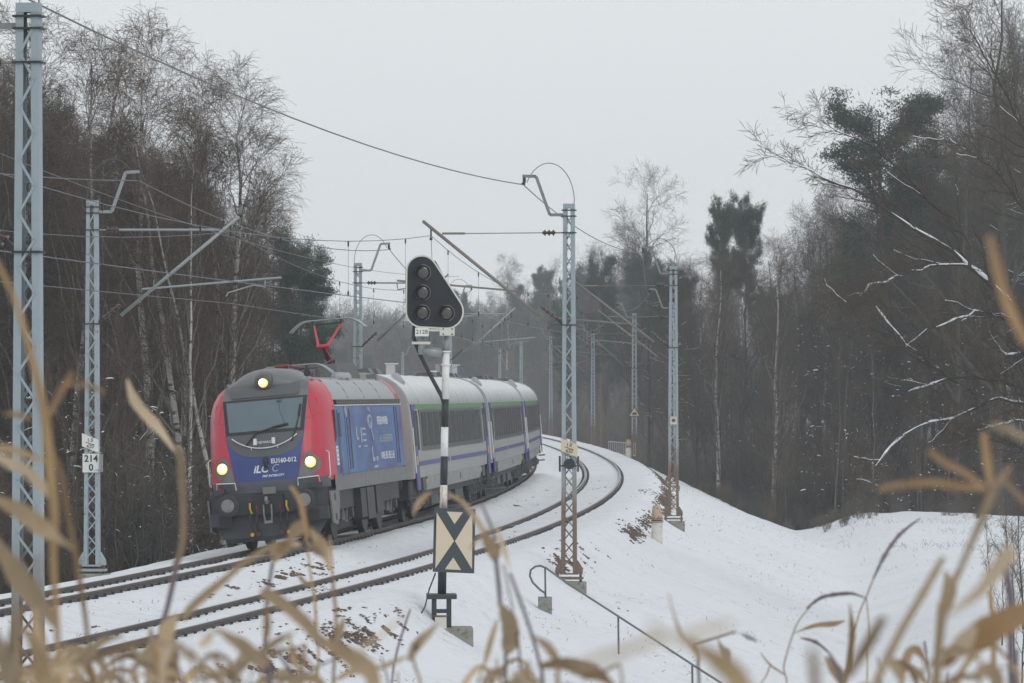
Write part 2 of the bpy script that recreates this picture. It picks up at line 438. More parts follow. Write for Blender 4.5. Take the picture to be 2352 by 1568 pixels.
def coach_roof_mat():
    m, nt, b = nodemat('coach_roof_snow_dusted')
    N, L = nt.nodes.new, nt.links.new
    tc = N('ShaderNodeTexCoord'); mp = N('ShaderNodeMapping'); mp.inputs['Scale'].default_value = (1.2, 2.2, .5); L(tc.outputs['Object'], mp.inputs[0])
    nz = N('ShaderNodeTexNoise'); nz.inputs['Scale'].default_value = 2.2; nz.inputs['Detail'].default_value = 8; nz.inputs['Roughness'].default_value = .7; L(mp.outputs[0], nz.inputs['Vector'])
    sp = N('ShaderNodeSeparateXYZ'); L(tc.outputs['Object'], sp.inputs[0])
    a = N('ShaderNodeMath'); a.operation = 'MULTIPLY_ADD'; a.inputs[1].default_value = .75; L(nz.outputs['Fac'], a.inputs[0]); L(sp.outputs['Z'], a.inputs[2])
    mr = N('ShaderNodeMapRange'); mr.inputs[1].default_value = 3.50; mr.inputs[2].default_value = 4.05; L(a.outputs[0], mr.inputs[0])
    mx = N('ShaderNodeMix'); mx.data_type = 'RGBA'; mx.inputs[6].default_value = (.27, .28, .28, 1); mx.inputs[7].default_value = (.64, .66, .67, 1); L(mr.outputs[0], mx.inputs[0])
    L(mx.outputs[2], b.inputs['Base Color']); b.inputs['Roughness'].default_value = .55
    return m
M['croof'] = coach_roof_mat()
def livery_mat():
    m, nt, b = nodemat('loco_blue_livery')
    N, L = nt.nodes.new, nt.links.new
    tc = N('ShaderNodeTexCoord'); mp = N('ShaderNodeMapping'); mp.inputs['Scale'].default_value = (.3, .24, .35); L(tc.outputs['Object'], mp.inputs[0])
    nz = N('ShaderNodeTexNoise'); nz.inputs['Scale'].default_value = 1.6; nz.inputs['Detail'].default_value = 2; nz.inputs['Distortion'].default_value = .6; L(mp.outputs[0], nz.inputs['Vector'])
    cr = N('ShaderNodeValToRGB'); cr.color_ramp.elements[0].position = .32; cr.color_ramp.elements[0].color = (.030, .048, .20, 1)
    cr.color_ramp.elements[1].position = .68; cr.color_ramp.elements[1].color = (.05, .17, .38, 1)
    e = cr.color_ramp.elements.new(.45); e.color = (.045, .065, .24, 1)
    e = cr.color_ramp.elements.new(.56); e.color = (.05, .125, .33, 1)
    L(nz.outputs['Fac'], cr.inputs[0]); L(cr.outputs[0], b.inputs['Base Color']); b.inputs['Roughness'].default_value = .35
    return m
M['livery'] = livery_mat()
M['front_blue'] = mat('loco_front_blue', (.036, .058, .21), .35, 0, .08, 2)
M['screen'] = mat('windscreen_glass', (.085, .13, .155), .09, 0, .25, .9, spec=.9)
M['lamp_on'] = emis('lit_headlamp', (1.0, .50, .10), 1.25)
M['lamp_core'] = emis('lit_headlamp_core', (1.0, .86, .52), 6.0)
M['tail'] = mat('red_tail_lamp', (.45, .01, .015), .3, 0, .05, 5)
M['vent'] = mat('vent_cell_brown', (.12, .11, .085), .7, 0, .3, 9)

def vehicle_frame(D0, D1, u0=-SPC):
    p, q = tpos(D0, u0, .03), tpos(D1, u0, .03)
    b = (q-p).normalized(); r0 = Vector((b.y, -b.x, 0)); r = (r0 + Vector((0, 0, CANT))).normalized(); up = r.cross(b)
    Mx = Matrix((r, b, up)).transposed().to_4x4(); Mx.translation = p
    return Mx, (q-p).length

def locomotive():
    Mx, LEN = vehicle_frame(93.2, 107.6)
    T = thing('locomotive', 'red and blue electric locomotive with lit headlamps leading the train', 'locomotive')
    T.matrix_world = Mx
    WZ = [(.6, 1.0), (3.05, 1.0), (3.2, .985), (3.4, .95), (3.6, .87), (3.75, .765), (3.84, .60), (3.88, .36)]
    YB = [(.6, .12), (1.0, .08), (1.5, 0), (2.1, .06), (2.55, .20), (3.4, .62), (3.6, .74), (3.75, .92), (3.84, 1.15), (3.88, 1.35)]
    PY = [(0, 0), (.5, .03), (.9, .11), (1.08, .20), (1.2, .33), (1.30, .55), (1.38, .82), (1.45, 1.2)]
    BB = [(.6, .66), (1.55, .72), (2.1, .82), (2.55, .90), (3.4, .99), (3.6, .99), (3.75, .96), (3.84, .80), (3.88, .48)]
    wz = lambda z: interp(z, WZ); bb = lambda z: interp(z, BB)
    def S(x, z, out=0.0):
        y = interp(z, YB) + interp(min(abs(x)/wz(z), 1.45), PY)
        if out:
            e = .02
            dyx = (S(x+e, z).y-S(x-e, z).y)/(2*e); dyz = (S(x, z+e).y-S(x, z-e).y)/(2*e)
            n = Vector((dyx, -1, dyz)).normalized()
            return Vector((x, y, z)) + n*out
        return Vector((x, y, z))
    def patch(name, m, zs, xl, xr, out=0.0, nc=10, parent=None, smooth=True):
        rows = []
        for z in zs:
            a, b = xl(z), xr(z)
            rows.append([S(lerp(a, b, j/nc), z, out) for j in range(nc+1)])
        return MB().grid(rows).build(name, m, parent or T, smooth)
    zr = lambda a, b, n: [lerp(a, b, i/n) for i in range(n+1)]
    full = lambda z: wz(z)*1.45
    # cab front
    patch('front_panel', M['front_blue'], zr(1.55, 2.75, 12), lambda z: -bb(z), bb, 0, 14)
    patch('front_brow', M['lgrey'], zr(2.75, 3.88, 16), lambda z: -bb(z), bb, 0, 14)
    for s in (1, -1):
        pc = patch('cab_side_panel', M['red'], zr(1.45, 3.88, 26), (lambda z: bb(z)) if s > 0 else (lambda z: -full(z)), (lambda z: full(z)) if s > 0 else (lambda z: -bb(z)), 0, 16)
        # panel joints
        for pts in ([(1.0, 3.65), (1.04, 3.3), (1.06, 2.95)], [(1.12, 3.55), (1.2, 3.3), (1.22, 2.95)], [(.93, 2.9), (1.1, 2.92), (1.25, 2.96)]):
            mb = MB(); mb.tube([S(s*a*min(1, wz(z)), z, .002) for a, z in pts], .006, 4); mb.build('panel_joint', M['panto_dred'], pc)
    patch('front_sill', M['dgrey'], zr(1.30, 1.55, 4), lambda z: -full(z)*.93, lambda z: full(z)*.93, .012, 20)
    # apron under the windscreen with its bowl-shaped lower edge
    zs = zr(2.10, 2.72, 14)
    hw = lambda z: .88*math.sqrt(max(.0, 1-((2.62-min(z, 2.62))/.54)**2))**.8 + .005
    patch('apron', M['dgrey'], zs, lambda z: -hw(z), hw, .008, 16)
    # windscreen
    patch('windscreen_surround', M['black'], zr(2.62, 3.42, 10), lambda z: -bb(z)+.015, lambda z: bb(z)-.015, .010, 14)
    ws = patch('windscreen', M['screen'], zr(2.69, 3.37, 10), lambda z: -bb(z)+.10, lambda z: bb(z)-.10, .016, 14)
    # marker panel above the windscreen
    hw2 = lambda z: .80*(1-max(0, (3.50-z)/.04)*.06)*(1-max(0, (z-3.70)/.04)*.06)
    patch('marker_panel', M['dgrey'], zr(3.45, 3.73, 8), lambda z: -hw2(z), hw2, .03, 14)
    # wipers
    for pts in ([(-.42, 2.36), (-.18, 2.62), (.18, 2.72), (.55, 2.78)], [(.62, 2.40), (.70, 2.60), (.79, 2.95), (.83, 3.2)]):
        w = MB(); w.tube([S(x, z, .05) for x, z in pts], [.022, .02, .014, .012], 5)
        w.tube([S(x, z, .045) for x, z in pts[2:]], .03, 5); w.build('wiper', M['black'], T)
    w = MB(); w.box(S(.34, 3.33, .03), (.1, .03, .04)); w.tube([S(.34, 3.33, .03), S(.36, 3.1, .02), (S(.48, 2.8, .02))], .006, 4); w.build('antenna_mount', M['dgrey'], ws)
    # white curved grab rail below the windscreen
    gr = MB(); gr.tube([S(x, 2.28+.26*(abs(x)/.74)**2.2, .05) for x in np.linspace(-.74, .74, 17)], .014, 6)
    for x in (-.3, .3): gr.tube([S(x, 2.28+.26*(abs(x)/.74)**2.2, .05), S(x, 2.27, .0)], .012, 5)
    gr.build('grab_rail', M['hand'], T)
    for x in (-.21, .21):
        MB().tube([S(x, 2.36, .035), S(x, 2.50, .035)], .043, 10).build('marker_lamp', M['hand'], T)
    text('NEWAG', .085, M['logo'], T, S(0, 2.42, .014), (R(90-14), 0, 0), name='maker_badge', sx=1.05)
    text('EU160-012', .150, M['logo'], T, S(.42, 1.98, .012), (R(90-6), 0, R(2)), name='running_number', bold=.003, sx=.86)
    text('iLC', .235, M['logo'], T, S(-.12, 1.815, .012), (R(90-3), 0, 0), name='operator_logo', shear=.28, bold=.006)
    o = text('C', .235, M['logo_dim'], T, S(.20, 1.815, .010), (R(90-3), 0, R(1)), name='operator_logo', shear=.28)
    text('PKP INTERCITY', .072, M['logo'], T, S(.16, 1.655, .010), (R(90), 0, R(1)), name='operator_name', shear=.25, bold=.002)
    hs = MB(); hs.tube([S(.02, 2.06, .04), S(.02, 1.95, .10), S(.02, 1.84, .06)], .055, 8); hs.build('jumper_socket', M['black'], T)
    # headlamps in grey tear-shaped housings
    for s in (1, -1):
        zs = zr(1.56, 2.12, 14)
        xi = lambda z: .74 + .16*((z-1.56)/.56)**1.6 + (.05 if z > 2.08 else 0)
        xo = lambda z: .86 + .36*math.sin(math.pi*min(1, max(0, (z-1.50)/.70)))**.8
        h = patch('headlamp_housing', M['sill'], zs, (lambda z: xi(z)) if s > 0 else (lambda z: -xo(z)), (lambda z: xo(z)) if s > 0 else (lambda z: -xi(z)), .012, 8)
        c = S(s*1.0, 1.89, .02); n = (S(s*1.0, 1.89, .12)-S(s*1.0, 1.89, .02)).normalized(); n = (n + Vector((0, -1.2, 0))).normalized()
        b = MB(); b.tube([c - n*.03, c + n*.03], [.15, .135], 20); b.build('lamp_bezel', M['dgrey'], h, True)
        l = MB(); l.tube([c + n*.032, c + n*.042], [.128, .11], 18); l.build('headlamp', M['lamp_on'], h)
        l = MB(); l.tube([c + n*.044 + Vector((-.015*s, 0, .02)), c + n*.049 + Vector((-.015*s, 0, .02))], [.092, .070], 14); l.build('headlamp_core', M['lamp_core'], h)
    # broad hood with the top lamp
    rows = []
    for y, hwd, pk, ex in ((.80, .70, 3.72, 3.0), (.84, .86, 3.84, 2.6), (.92, .96, 3.95, 2.4), (1.10, 1.06, 4.04, 2.4), (1.5, 1.10, 4.11, 2.4), (2.3, 1.12, 4.10, 2.8), (3.0, 1.12, 4.02, 2.8), (3.4, 1.12, 3.86, 3.0)):
        base = 3.56; row = []
        for j in range(31):
            t = -1 + 2*j/30; row.append((t*hwd, y + (.16*t*t), base + (pk-base)*(1-abs(t)**ex)))
        rows.append(row)
    dm = MB().grid(rows); dm.f.append(tuple(range(30, -1, -1))); dm.f.append(tuple(range(7*31, 8*31)))
    dome = dm.build('roof_hood', M['lgrey'], T, True)
    lp = MB(); lp.tube([(0, .70, 3.78), (0, .95, 3.80)], [.17, .24], 22); lp.build('lamp_recess', M['dgrey'], dome, True)
    lp = MB(); lp.tube([(0, .688, 3.78), (0, .698, 3.78)], [.09, .11], 18); lp.build('top_lamp', M['lamp_on'], dome)
    lp = MB(); lp.tube([(-.02, .680, 3.79), (-.02, .686, 3.79)], [.062, .075], 14); lp.build('top_lamp_core', M['lamp_core'], dome)
    for x, z in ((-1.02, 3.86), (1.0, 3.92)):
        hn = MB(); hn.tube([(x, .90, z), (x, 1.05, z), (x, 1.35, z)], [.085, .06, .05], 12); hn.tube([(x, .895, z), (x, .899, z)], .07, 12); hn.build('horn', M['black'], T)
    # body
    yF = lambda z: interp(z, YB)+1.2
    yR = LEN - .9
    for s in (1, -1):
        rows = []
        for z in zr(1.55, 3.15, 8):
            rows.append([Vector((s*wz(z)*1.45, lerp(yF(z), yR, j/10), z)) for j in range(11)])
        MB().grid(rows).build('body_side', M['livery'], T)
        rows = []
        for z in zr(1.18, 1.55, 3):
            rows.append([Vector((s*1.43, lerp(.95, yR, j/10), z)) for j in range(11)])
        MB().grid(rows).build('side_sill', M['sill'], T)
        rows = []
        for z in [3.27, 3.4, 3.5, 3.6, 3.68, 3.75, 3.80]:
            rows.append([Vector((s*wz(z)*1.45, lerp(yF(z), yR, j/10), z)) for j in range(11)])
        sl = MB().grid(rows).build('roof_slope', M['roofg'], T, True)
        for y in (4.3, 7.2, 10.0):
            MB().tube([(s*(wz(z)*1.45+.004), y, z+.004) for z in (3.3, 3.5, 3.68, 3.79)], .012, 4).build('roof_joint', M['lgrey'], sl)
        # louvre strip below the roof edge
        x = s*1.445
        vt = MB().box((x-.02*s, (1.9+yR)/2, 3.205), (.06, yR-2.0, .125)).build('vent_strip', M['black'], T)
        for i in range(30):
            y = 2.1 + i*(yR-2.3)/29
            MB().box((x+.014*s, y, 3.21), (.012, .20, .075)).build('vent_cell', M['vent'], vt)
        MB().box((x+.012*s, (1.6+yR)/2, 3.135), (.03, yR-1.6, .022)).build('rain_gutter', M['hand'], T)
        rows = [[Vector((s*(wz(z)*1.45+.006), y, z+.006)) for y in (yR-.55+(z-3.3)*-.4, yR)] for z in (3.15, 3.27, 3.4, 3.5, 3.6, 3.68, 3.75, 3.80)]
        MB().grid(rows).build('rear_roof_band', M['red'], T)
        # rear cab shoulder
        rows = []
        for z in zr(1.5, 3.8, 14):
            a = wz(z)*1.45
            rows.append([Vector((s*a, yR, z)), Vector((s*a*.99, yR+.25, z)), Vector((s*a*.95, yR+.55, z)), Vector((s*a*.86, yR+.8, z)), Vector((s*a*.6, yR+.9, z))])
        MB().grid(rows).build('rear_cab_panel', M['red'], T, True)
    s = 1
    MB().box((0, (1.5+yR)/2+.3, 3.80), (2.0, yR-1.2, .05)).build('roof_deck', M['roofg'], T)
    MB().box((0, LEN-.3, 2.3), (1.9, .5, 2.9)).build('rear_cab', M['dgrey'], T)
    # cab side window, door, recessed grab bars, decals (right side faces the camera)
    sw = MB().prism([(1.32, 2.30), (1.62, 2.42), (1.62, 3.02), (1.50, 3.06)], 'x', 1.452, 1.460).build('cab_side_window', M['black'], T)
    dr = MB().box((1.455, 2.35, 2.30), (.012, .86, 1.46)).build('cab_door', M['livery'], T)
    MB().box((1.463, 2.15, 2.68), (.01, .34, .56)).build('door_window', M['black'], dr)
    for y in (1.86, 2.84): MB().tube([(1.50, y, 1.5), (1.50, y, 2.9)], .011, 6).build('door_handrail', M['sill'], T)
    MB().box((1.455, 1.52, 1.98), (.01, .30, .44)).build('data_plate', M['sign_white'], T)
    for i in range(4): MB().box((1.462, 1.52, 1.84+.1*i), (.004, .2, .02)).build('data_line', M['dgrey'], T)
    for y0 in (3.55, 12.2): MB().box((1.456, y0+.1, 2.35), (.014, .42, 1.45)).build('recess_strip', M['front_blue'], T).data.materials[0] = M['front_blue']
    for y0 in (3.75, 12.4): MB().box((1.464, y0+.1, 2.35), (.008, .14, 1.40)).build('recess_painted_shade', M['black'], T)  # solid black strip paints the shade inside the recess
    MB().tube([(1.45, 3.2, 2.98), (1.49, 3.2, 2.98)], .13, 14).build('round_vent', M['roofg'], T)
    # pale lettering on the side: too small in the photograph to read
    def letters(y0, y1, z, h, n, m, nm='side_lettering'):
        mb = MB(); w = (y1-y0)/n; rr = random.Random(int(y0*10+z*7))
        for i in range(n):
            yc = y0+w*(i+.5); hh = h*(1 if rr.random() < .8 else .85)
            k = rr.randrange(4)
            mb.box((1.459, yc-w*.30, z), (.006, w*.16, hh))
            if k != 0: mb.box((1.459, yc+w*.22, z), (.006, w*.16, hh))
            if k in (1, 3): mb.box((1.459, yc-.04*w, z+hh*.42), (.006, w*.36, hh*.16))
            if k in (0, 2): mb.box((1.459, yc, z-hh*.42), (.006, w*.5, hh*.16))
            mb.box((1.459, yc-.04*w, z), (.006, w*.36, hh*.14))
        return mb.build(nm, m, T)
    letters(8.7, 10.7, 2.74, .20, 7, M['logo']); letters(8.9, 11.4, 2.29, .19, 9, M['logo_dim']); letters(9.0, 11.5, 1.87, .19, 9, M['logo'])
    mb = MB(); mb.box((1.459, 4.9, 2.46), (.006, .17, .30)); mb.box((1.459, 5.1, 2.33), (.006, .3, .05)); mb.box((1.459, 5.7, 2.41), (.006, .2, .36))
    for z in (2.56, 2.42, 2.28): mb.box((1.459, 6.2, z), (.006, .6, .05))
    mb.box((1.459, 5.25, 2.14), (.006, .45, .05)); mb.box((1.459, 6.3, 2.14), (.006, .6, .035)); mb.build('side_logo', M['logo_dim'], T)
    mb = MB(); mb.tube([(1.459, 7.3+.28*math.cos(a), 2.72+.15*math.sin(a)) for a in np.linspace(0, 2*math.pi, 15)], .035, 5); mb.tube([(1.459, 7.4, 2.58), (1.459, 7.7, 2.28)], .03, 5); mb.tube([(1.459, 7.3, 2.98), (1.459, 7.1, 3.06)], .04, 5)
    mb.build('side_emblem', M['logo_dim'], T)
    mb = MB(); mb.box((1.459, 7.45, 1.98), (.006, .16, .26)); mb.box((1.459, 7.6, 1.80), (.006, .42, .10)); mb.box((1.459, 8.2, 1.81), (.006, .35, .10)); mb.box((1.459, 7.9, 1.62), (.006, .7, .06)); mb.build('side_lettering', M['logo_dim'], T)
    # underside: pilot, buffers, coupling
    pf = MB()
    rows = [[Vector((x, .05+.09*abs(x)**2.2, z)) for x in np.linspace(-1.36, 1.36, 13)] for z in (.82, 1.30)]
    rows2 = [[Vector((x, .55+.1*abs(x)**2.2, z)) for x in np.linspace(-1.36, 1.36, 13)] for z in (1.30, .82)]
    pf.grid(rows+rows2+[rows[0]]); pf.build('buffer_beam', M['under'], T)
    pl = MB()
    rows = []
    for z, hwid, yy in ((.20, .95, .10), (.30, 1.12, .02), (.55, 1.28, .10), (.84, 1.34, .16)):
        rows.append([Vector((hwid*t, yy+.14*abs(t)**2, z)) for t in np.linspace(-1, 1, 13)])
    rows.append([Vector((1.34*t, .7, .84)) for t in np.linspace(-1, 1, 13)]); rows.append([Vector((.95*t, .6, .20)) for t in np.linspace(-1, 1, 13)]); rows.append(rows[0])
    pl.grid(rows); pl.build('snow_plough', M['under'], T)
    MB().box((0, -.0, 1.02), (.72, .10, .42)).build('coupling_pocket', M['black'], T)
    MB().box((.05, -.02, 1.33), (.30, .04, .16)).build('beam_plate', M['sill'], T)
    for s in (1, -1):
        b = MB(); b.tube([(s*.875, .08, 1.06), (s*.875, -.30, 1.06)], [.13, .11], 14); bo = b.build('buffer', M['under'], T, True)
        b = MB(); b.tube([(s*.875, -.30, 1.06), (s*.875, -.335, 1.06), (s*.875, -.35, 1.06)], [.25, .26, .20], 24); b.build('buffer_head', M['steel_d'], bo, False)
        b = MB(); b.tube([(s*.875, -.352, 1.06), (s*.875, -.356, 1.06)], [.15, .13], 16); b.build('buffer_face', M['steel_g'], bo)
        MB().box((s*1.13, .03, 1.38), (.30, .16, .10)).build('corner_step', M['under'], T)
        MB().box((s*1.18, .13, .74), (.36, .30, .30)).build('step_box', M['under'], T); MB().box((s*1.0, -.015, .70), (.30, .03, .26)).build('step_opening', M['black'], T)
        # handles and red tail lamps
        h = MB(); h.tube([S(s*.70, 1.40, .06), S(s*.70, 1.54, .10), S(s*1.10, 1.56, .10), S(s*1.14, 1.40, .06)], .016, 6); h.build('step_handle', M['hand'], T)
        MB().tube([S(s*1.12, 1.44, -.02), S(s*1.12, 1.44, .07)], .055, 10).build('tail_lamp', M['tail'], T)
        MB().tube([S(s*1.30, 1.5, .06), S(s*1.30, 1.55, .10), S(s*1.30, 2.08, .10), S(s*1.30, 2.12, .03)], .014, 6).build('corner_handrail', M['hand'], T)
        # side skirt behind the corner
        MB().prism([(.15, 1.2), (1.5, 1.2), (1.5, .95), (1.2, .55), (.9, .42), (.25, .50)], 'x', s*1.38, s*1.42).build('corner_skirt', M['sill'], T)
        for z in (1.05, .60): MB().box((s*1.424, .75, z), (.008, .18, .16)).build('step_hole', M['black'], T)
        for x, z, m in ((.42, .95, 'yellow'), (.27, .92, 'panto_dred')):
            MB().tube([(s*x, -.02, z+.12), (s*x, -.07, z), (s*x+.03, -.03, z-.12)], .022, 6).build('brake_valve', M[m], T)
            MB().tube([(s*x, -.06, z-.12), (s*x*1.05, -.16, z-.32), (s*x*.95, -.10, z-.48)], .028, 7).build('brake_hose', M['black'], T)
            MB().tube([(s*x, -.04, .36), (s*x, .04, .36)], .045, 8).build('hose_end', M[m], T)
    ck = MB(); ck.tube([(0, -.05, 1.08), (0, -.22, 1.06), (0, -.28, 1.12), (0, -.24, 1.18)], .04, 8)
    for x in (-.09, .09): ck.tube([(x, -.16, 1.02), (x, -.20, .80), (x*.8, -.18, .62)], .02, 6)
    ck.tube([(-.09, -.18, .62), (.09, -.18, .62)], .035, 8); ck.build('screw_coupling', M['steel_g'], T)
    MB().box((1.26, -.005, .78), (.10, .008, .09)).build('warning_label', M['yellow'], T)
    # bogies
    wheel = MB(); wheel.tube([(-.065, 0, 0), (.065, 0, 0)], .62, 28); wheel.tube([(-.09, 0, 0), (-.066, 0, 0)], [.65, .65], 28); wheel.tube([(.066, 0, 0), (.12, 0, 0)], .16, 12)
    wme = wheel.mesh('wheel', M['steel_d'])
    MB().box((0, LEN/2, .98), (2.5, LEN-2.2, .5)).build('underframe', M['black'], T)
    MB().box((0, LEN/2, .50), (1.2, LEN-2.6, .60)).build('wheel_gap_blocker', M['black'], T)  # dark box added between the wheels to block light showing through
    for yb in (3.0, LEN-3.4):
        for dy in (-1.35, 1.35):
            for s in (1, -1):
                w = link('wheel', wme, T); w.location = (s*.75, yb+dy, .62); w.rotation_euler = (0, 0, 0 if s > 0 else math.pi)
                bx = MB(); bx.box((s*1.08, yb+dy, .62), (.26, .42, .36)); bx.tube([(s*1.22, yb+dy, .62), (s*1.30, yb+dy, .62)], .13, 12); bx.build('axle_box', M['under'], T)
                MB().tube([(s*1.12, yb+dy*.55, .45), (s*1.12, yb+dy*.55, 1.15)], .055, 8).build('damper', M['sill'], T)
                MB().tube([(s*1.05, yb+dy*.78, .80), (s*1.05, yb+dy*.78, 1.12)], .12, 12).build('coil_spring', M['black'], T)
                MB().bar((s*1.2, yb+dy*.9, 1.15), (s*1.2, yb+dy*.55, .40), .05, .05).build('sand_pipe', M['sill'], T)
        for s in (1, -1):
            MB().prism([(yb-2.1, .72), (yb-1.0, .66), (yb-.6, .48), (yb+.6, .48), (yb+1.0, .66), (yb+2.1, .72), (yb+2.0, .9), (yb-2.0, .9)], 'x', s*.98, s*1.10).build('bogie_frame', M['under'], T)
    for s in (1, -1):
        for y, w, z0 in ((5.6, .9, .45), (6.9, 1.3, .38), (8.4, 1.0, .5)):
            MB().box((s*1.15, y, (z0+1.15)/2), (.5, w, 1.15-z0)).build('underfloor_box', M['black' if w < 1.2 else 'steel_d'], T)
    # roof equipment and pantographs
    MB().prism([(7.6, 3.85), (7.9, 4.22), (10.8, 4.27), (11.7, 4.02), (11.9, 3.85)], 'x', -.75, .70).build('roof_equipment_box', M['dgrey'], T)
    MB().tube([(.35, 11.6, 4.16), (.35, 12.2, 4.16)], .13, 12).build('roof_reservoir', M['black'], T)
    for y in (6.0, 6.45, 7.1, 7.4): MB().tube([(.95, y, 3.82), (.95, y, 3.88), (.95, y, 3.96)], [.16, .15, .10], 10).build('roof_vent', M['roofg'], T)
    MB().box((.9, 12.6, 3.87), (.25, .3, .18)).build('roof_junction_box', M['sill'], T)
    def panto(y0, up):
        RD = M['panto_red'] if up else M['panto_dred']
        P = 'pantograph'
        po = MB(); zb = 3.98
        for a, b in (((-.45, y0-.8, zb), (-.45, y0+.9, zb)), ((.45, y0-.8, zb), (.45, y0+.9, zb)), ((-.5, y0-.6, zb), (.5, y0-.6, zb)), ((-.5, y0+.6, zb), (.5, y0+.6, zb))): po.bar(a, b, .07, .06)
        pr = po.build('pantograph', M['panto_dred'], T)
        for x in (-.45, .45):
            for yy in (-.6, .6):
                mb = MB()
                for k in range(4): mb.tube([(x, y0+yy, 3.82+.035*k), (x, y0+yy, 3.845+.035*k)], [.06, .045], 10)
                mb.build('pantograph_insulator', M['insul'], pr)
        if up: knee = Vector((0, y0-1.0, 4.72)); head = Vector((0, y0+.2, 5.42)); base = Vector((0, y0+.55, 4.05)); fx = .12
        else: knee = Vector((0, y0-1.0, 4.16)); head = Vector((0, y0+.75, 4.20)); base = Vector((0, y0+.7, 4.05)); fx = .12
        MB().tube([base, knee], [.075, .055], 8).build('lower_arm', M['panto_dred'], pr)
        MB().tube([base+Vector((.16, -.25, .02)), knee+Vector((.06, .05, -.10))], .028, 6).build('guide_rod', RD, pr)
        MB().tube([knee+Vector((-.16, 0, 0)), knee+Vector((.16, 0, 0))], .055, 8).build('knee_joint', RD, pr)
        for x in (-1, 1): MB().tube([knee+Vector((x*fx, 0, .02)), head+Vector((x*.36, 0, -.10))], [.035, .026], 7).build('upper_arm', RD, pr)
        MB().tube([head+Vector((-.38, 0, -.10)), head+Vector((.38, 0, -.10))], .02, 6).build('head_tube', M['steel_d'], pr)
        for dy in (-.19, .19):
            mb = MB(); mb.tube([head+Vector((x, dy, -.26*max(0, (abs(x)-.55)/.42)**1.7)) for x in np.linspace(-.97, .97, 21)], .022, 6); mb.build('contact_strip', M['alu'], pr)
        for x in (-.36, .36): MB().box(head+Vector((x, 0, -.05)), (.05, .44, .07)).build('head_spring', M['steel_d'], pr)
    panto(11.6, True); panto(4.6, False)
    for x, y in ((-.6, 6.3), (-.2, 6.6), (.5, 5.9), (.3, 7.2), (-.5, 7.1)):
        b = MB()
        for k in range(4): b.tube([(x, y, 3.83+.07*k), (x, y, 3.88+.07*k)], [.075, .05], 10)
        b.build('roof_insulator', M['insul'], T)
    MB().tube([(-.6, 6.3, 4.14), (-.2, 6.6, 4.14), (.3, 7.2, 4.14), (.4, 9.5, 4.36), (.2, 11.2, 4.15)], .02, 6).build('roof_busbar', M['steel_d'], T)
    return T
loco = locomotive()

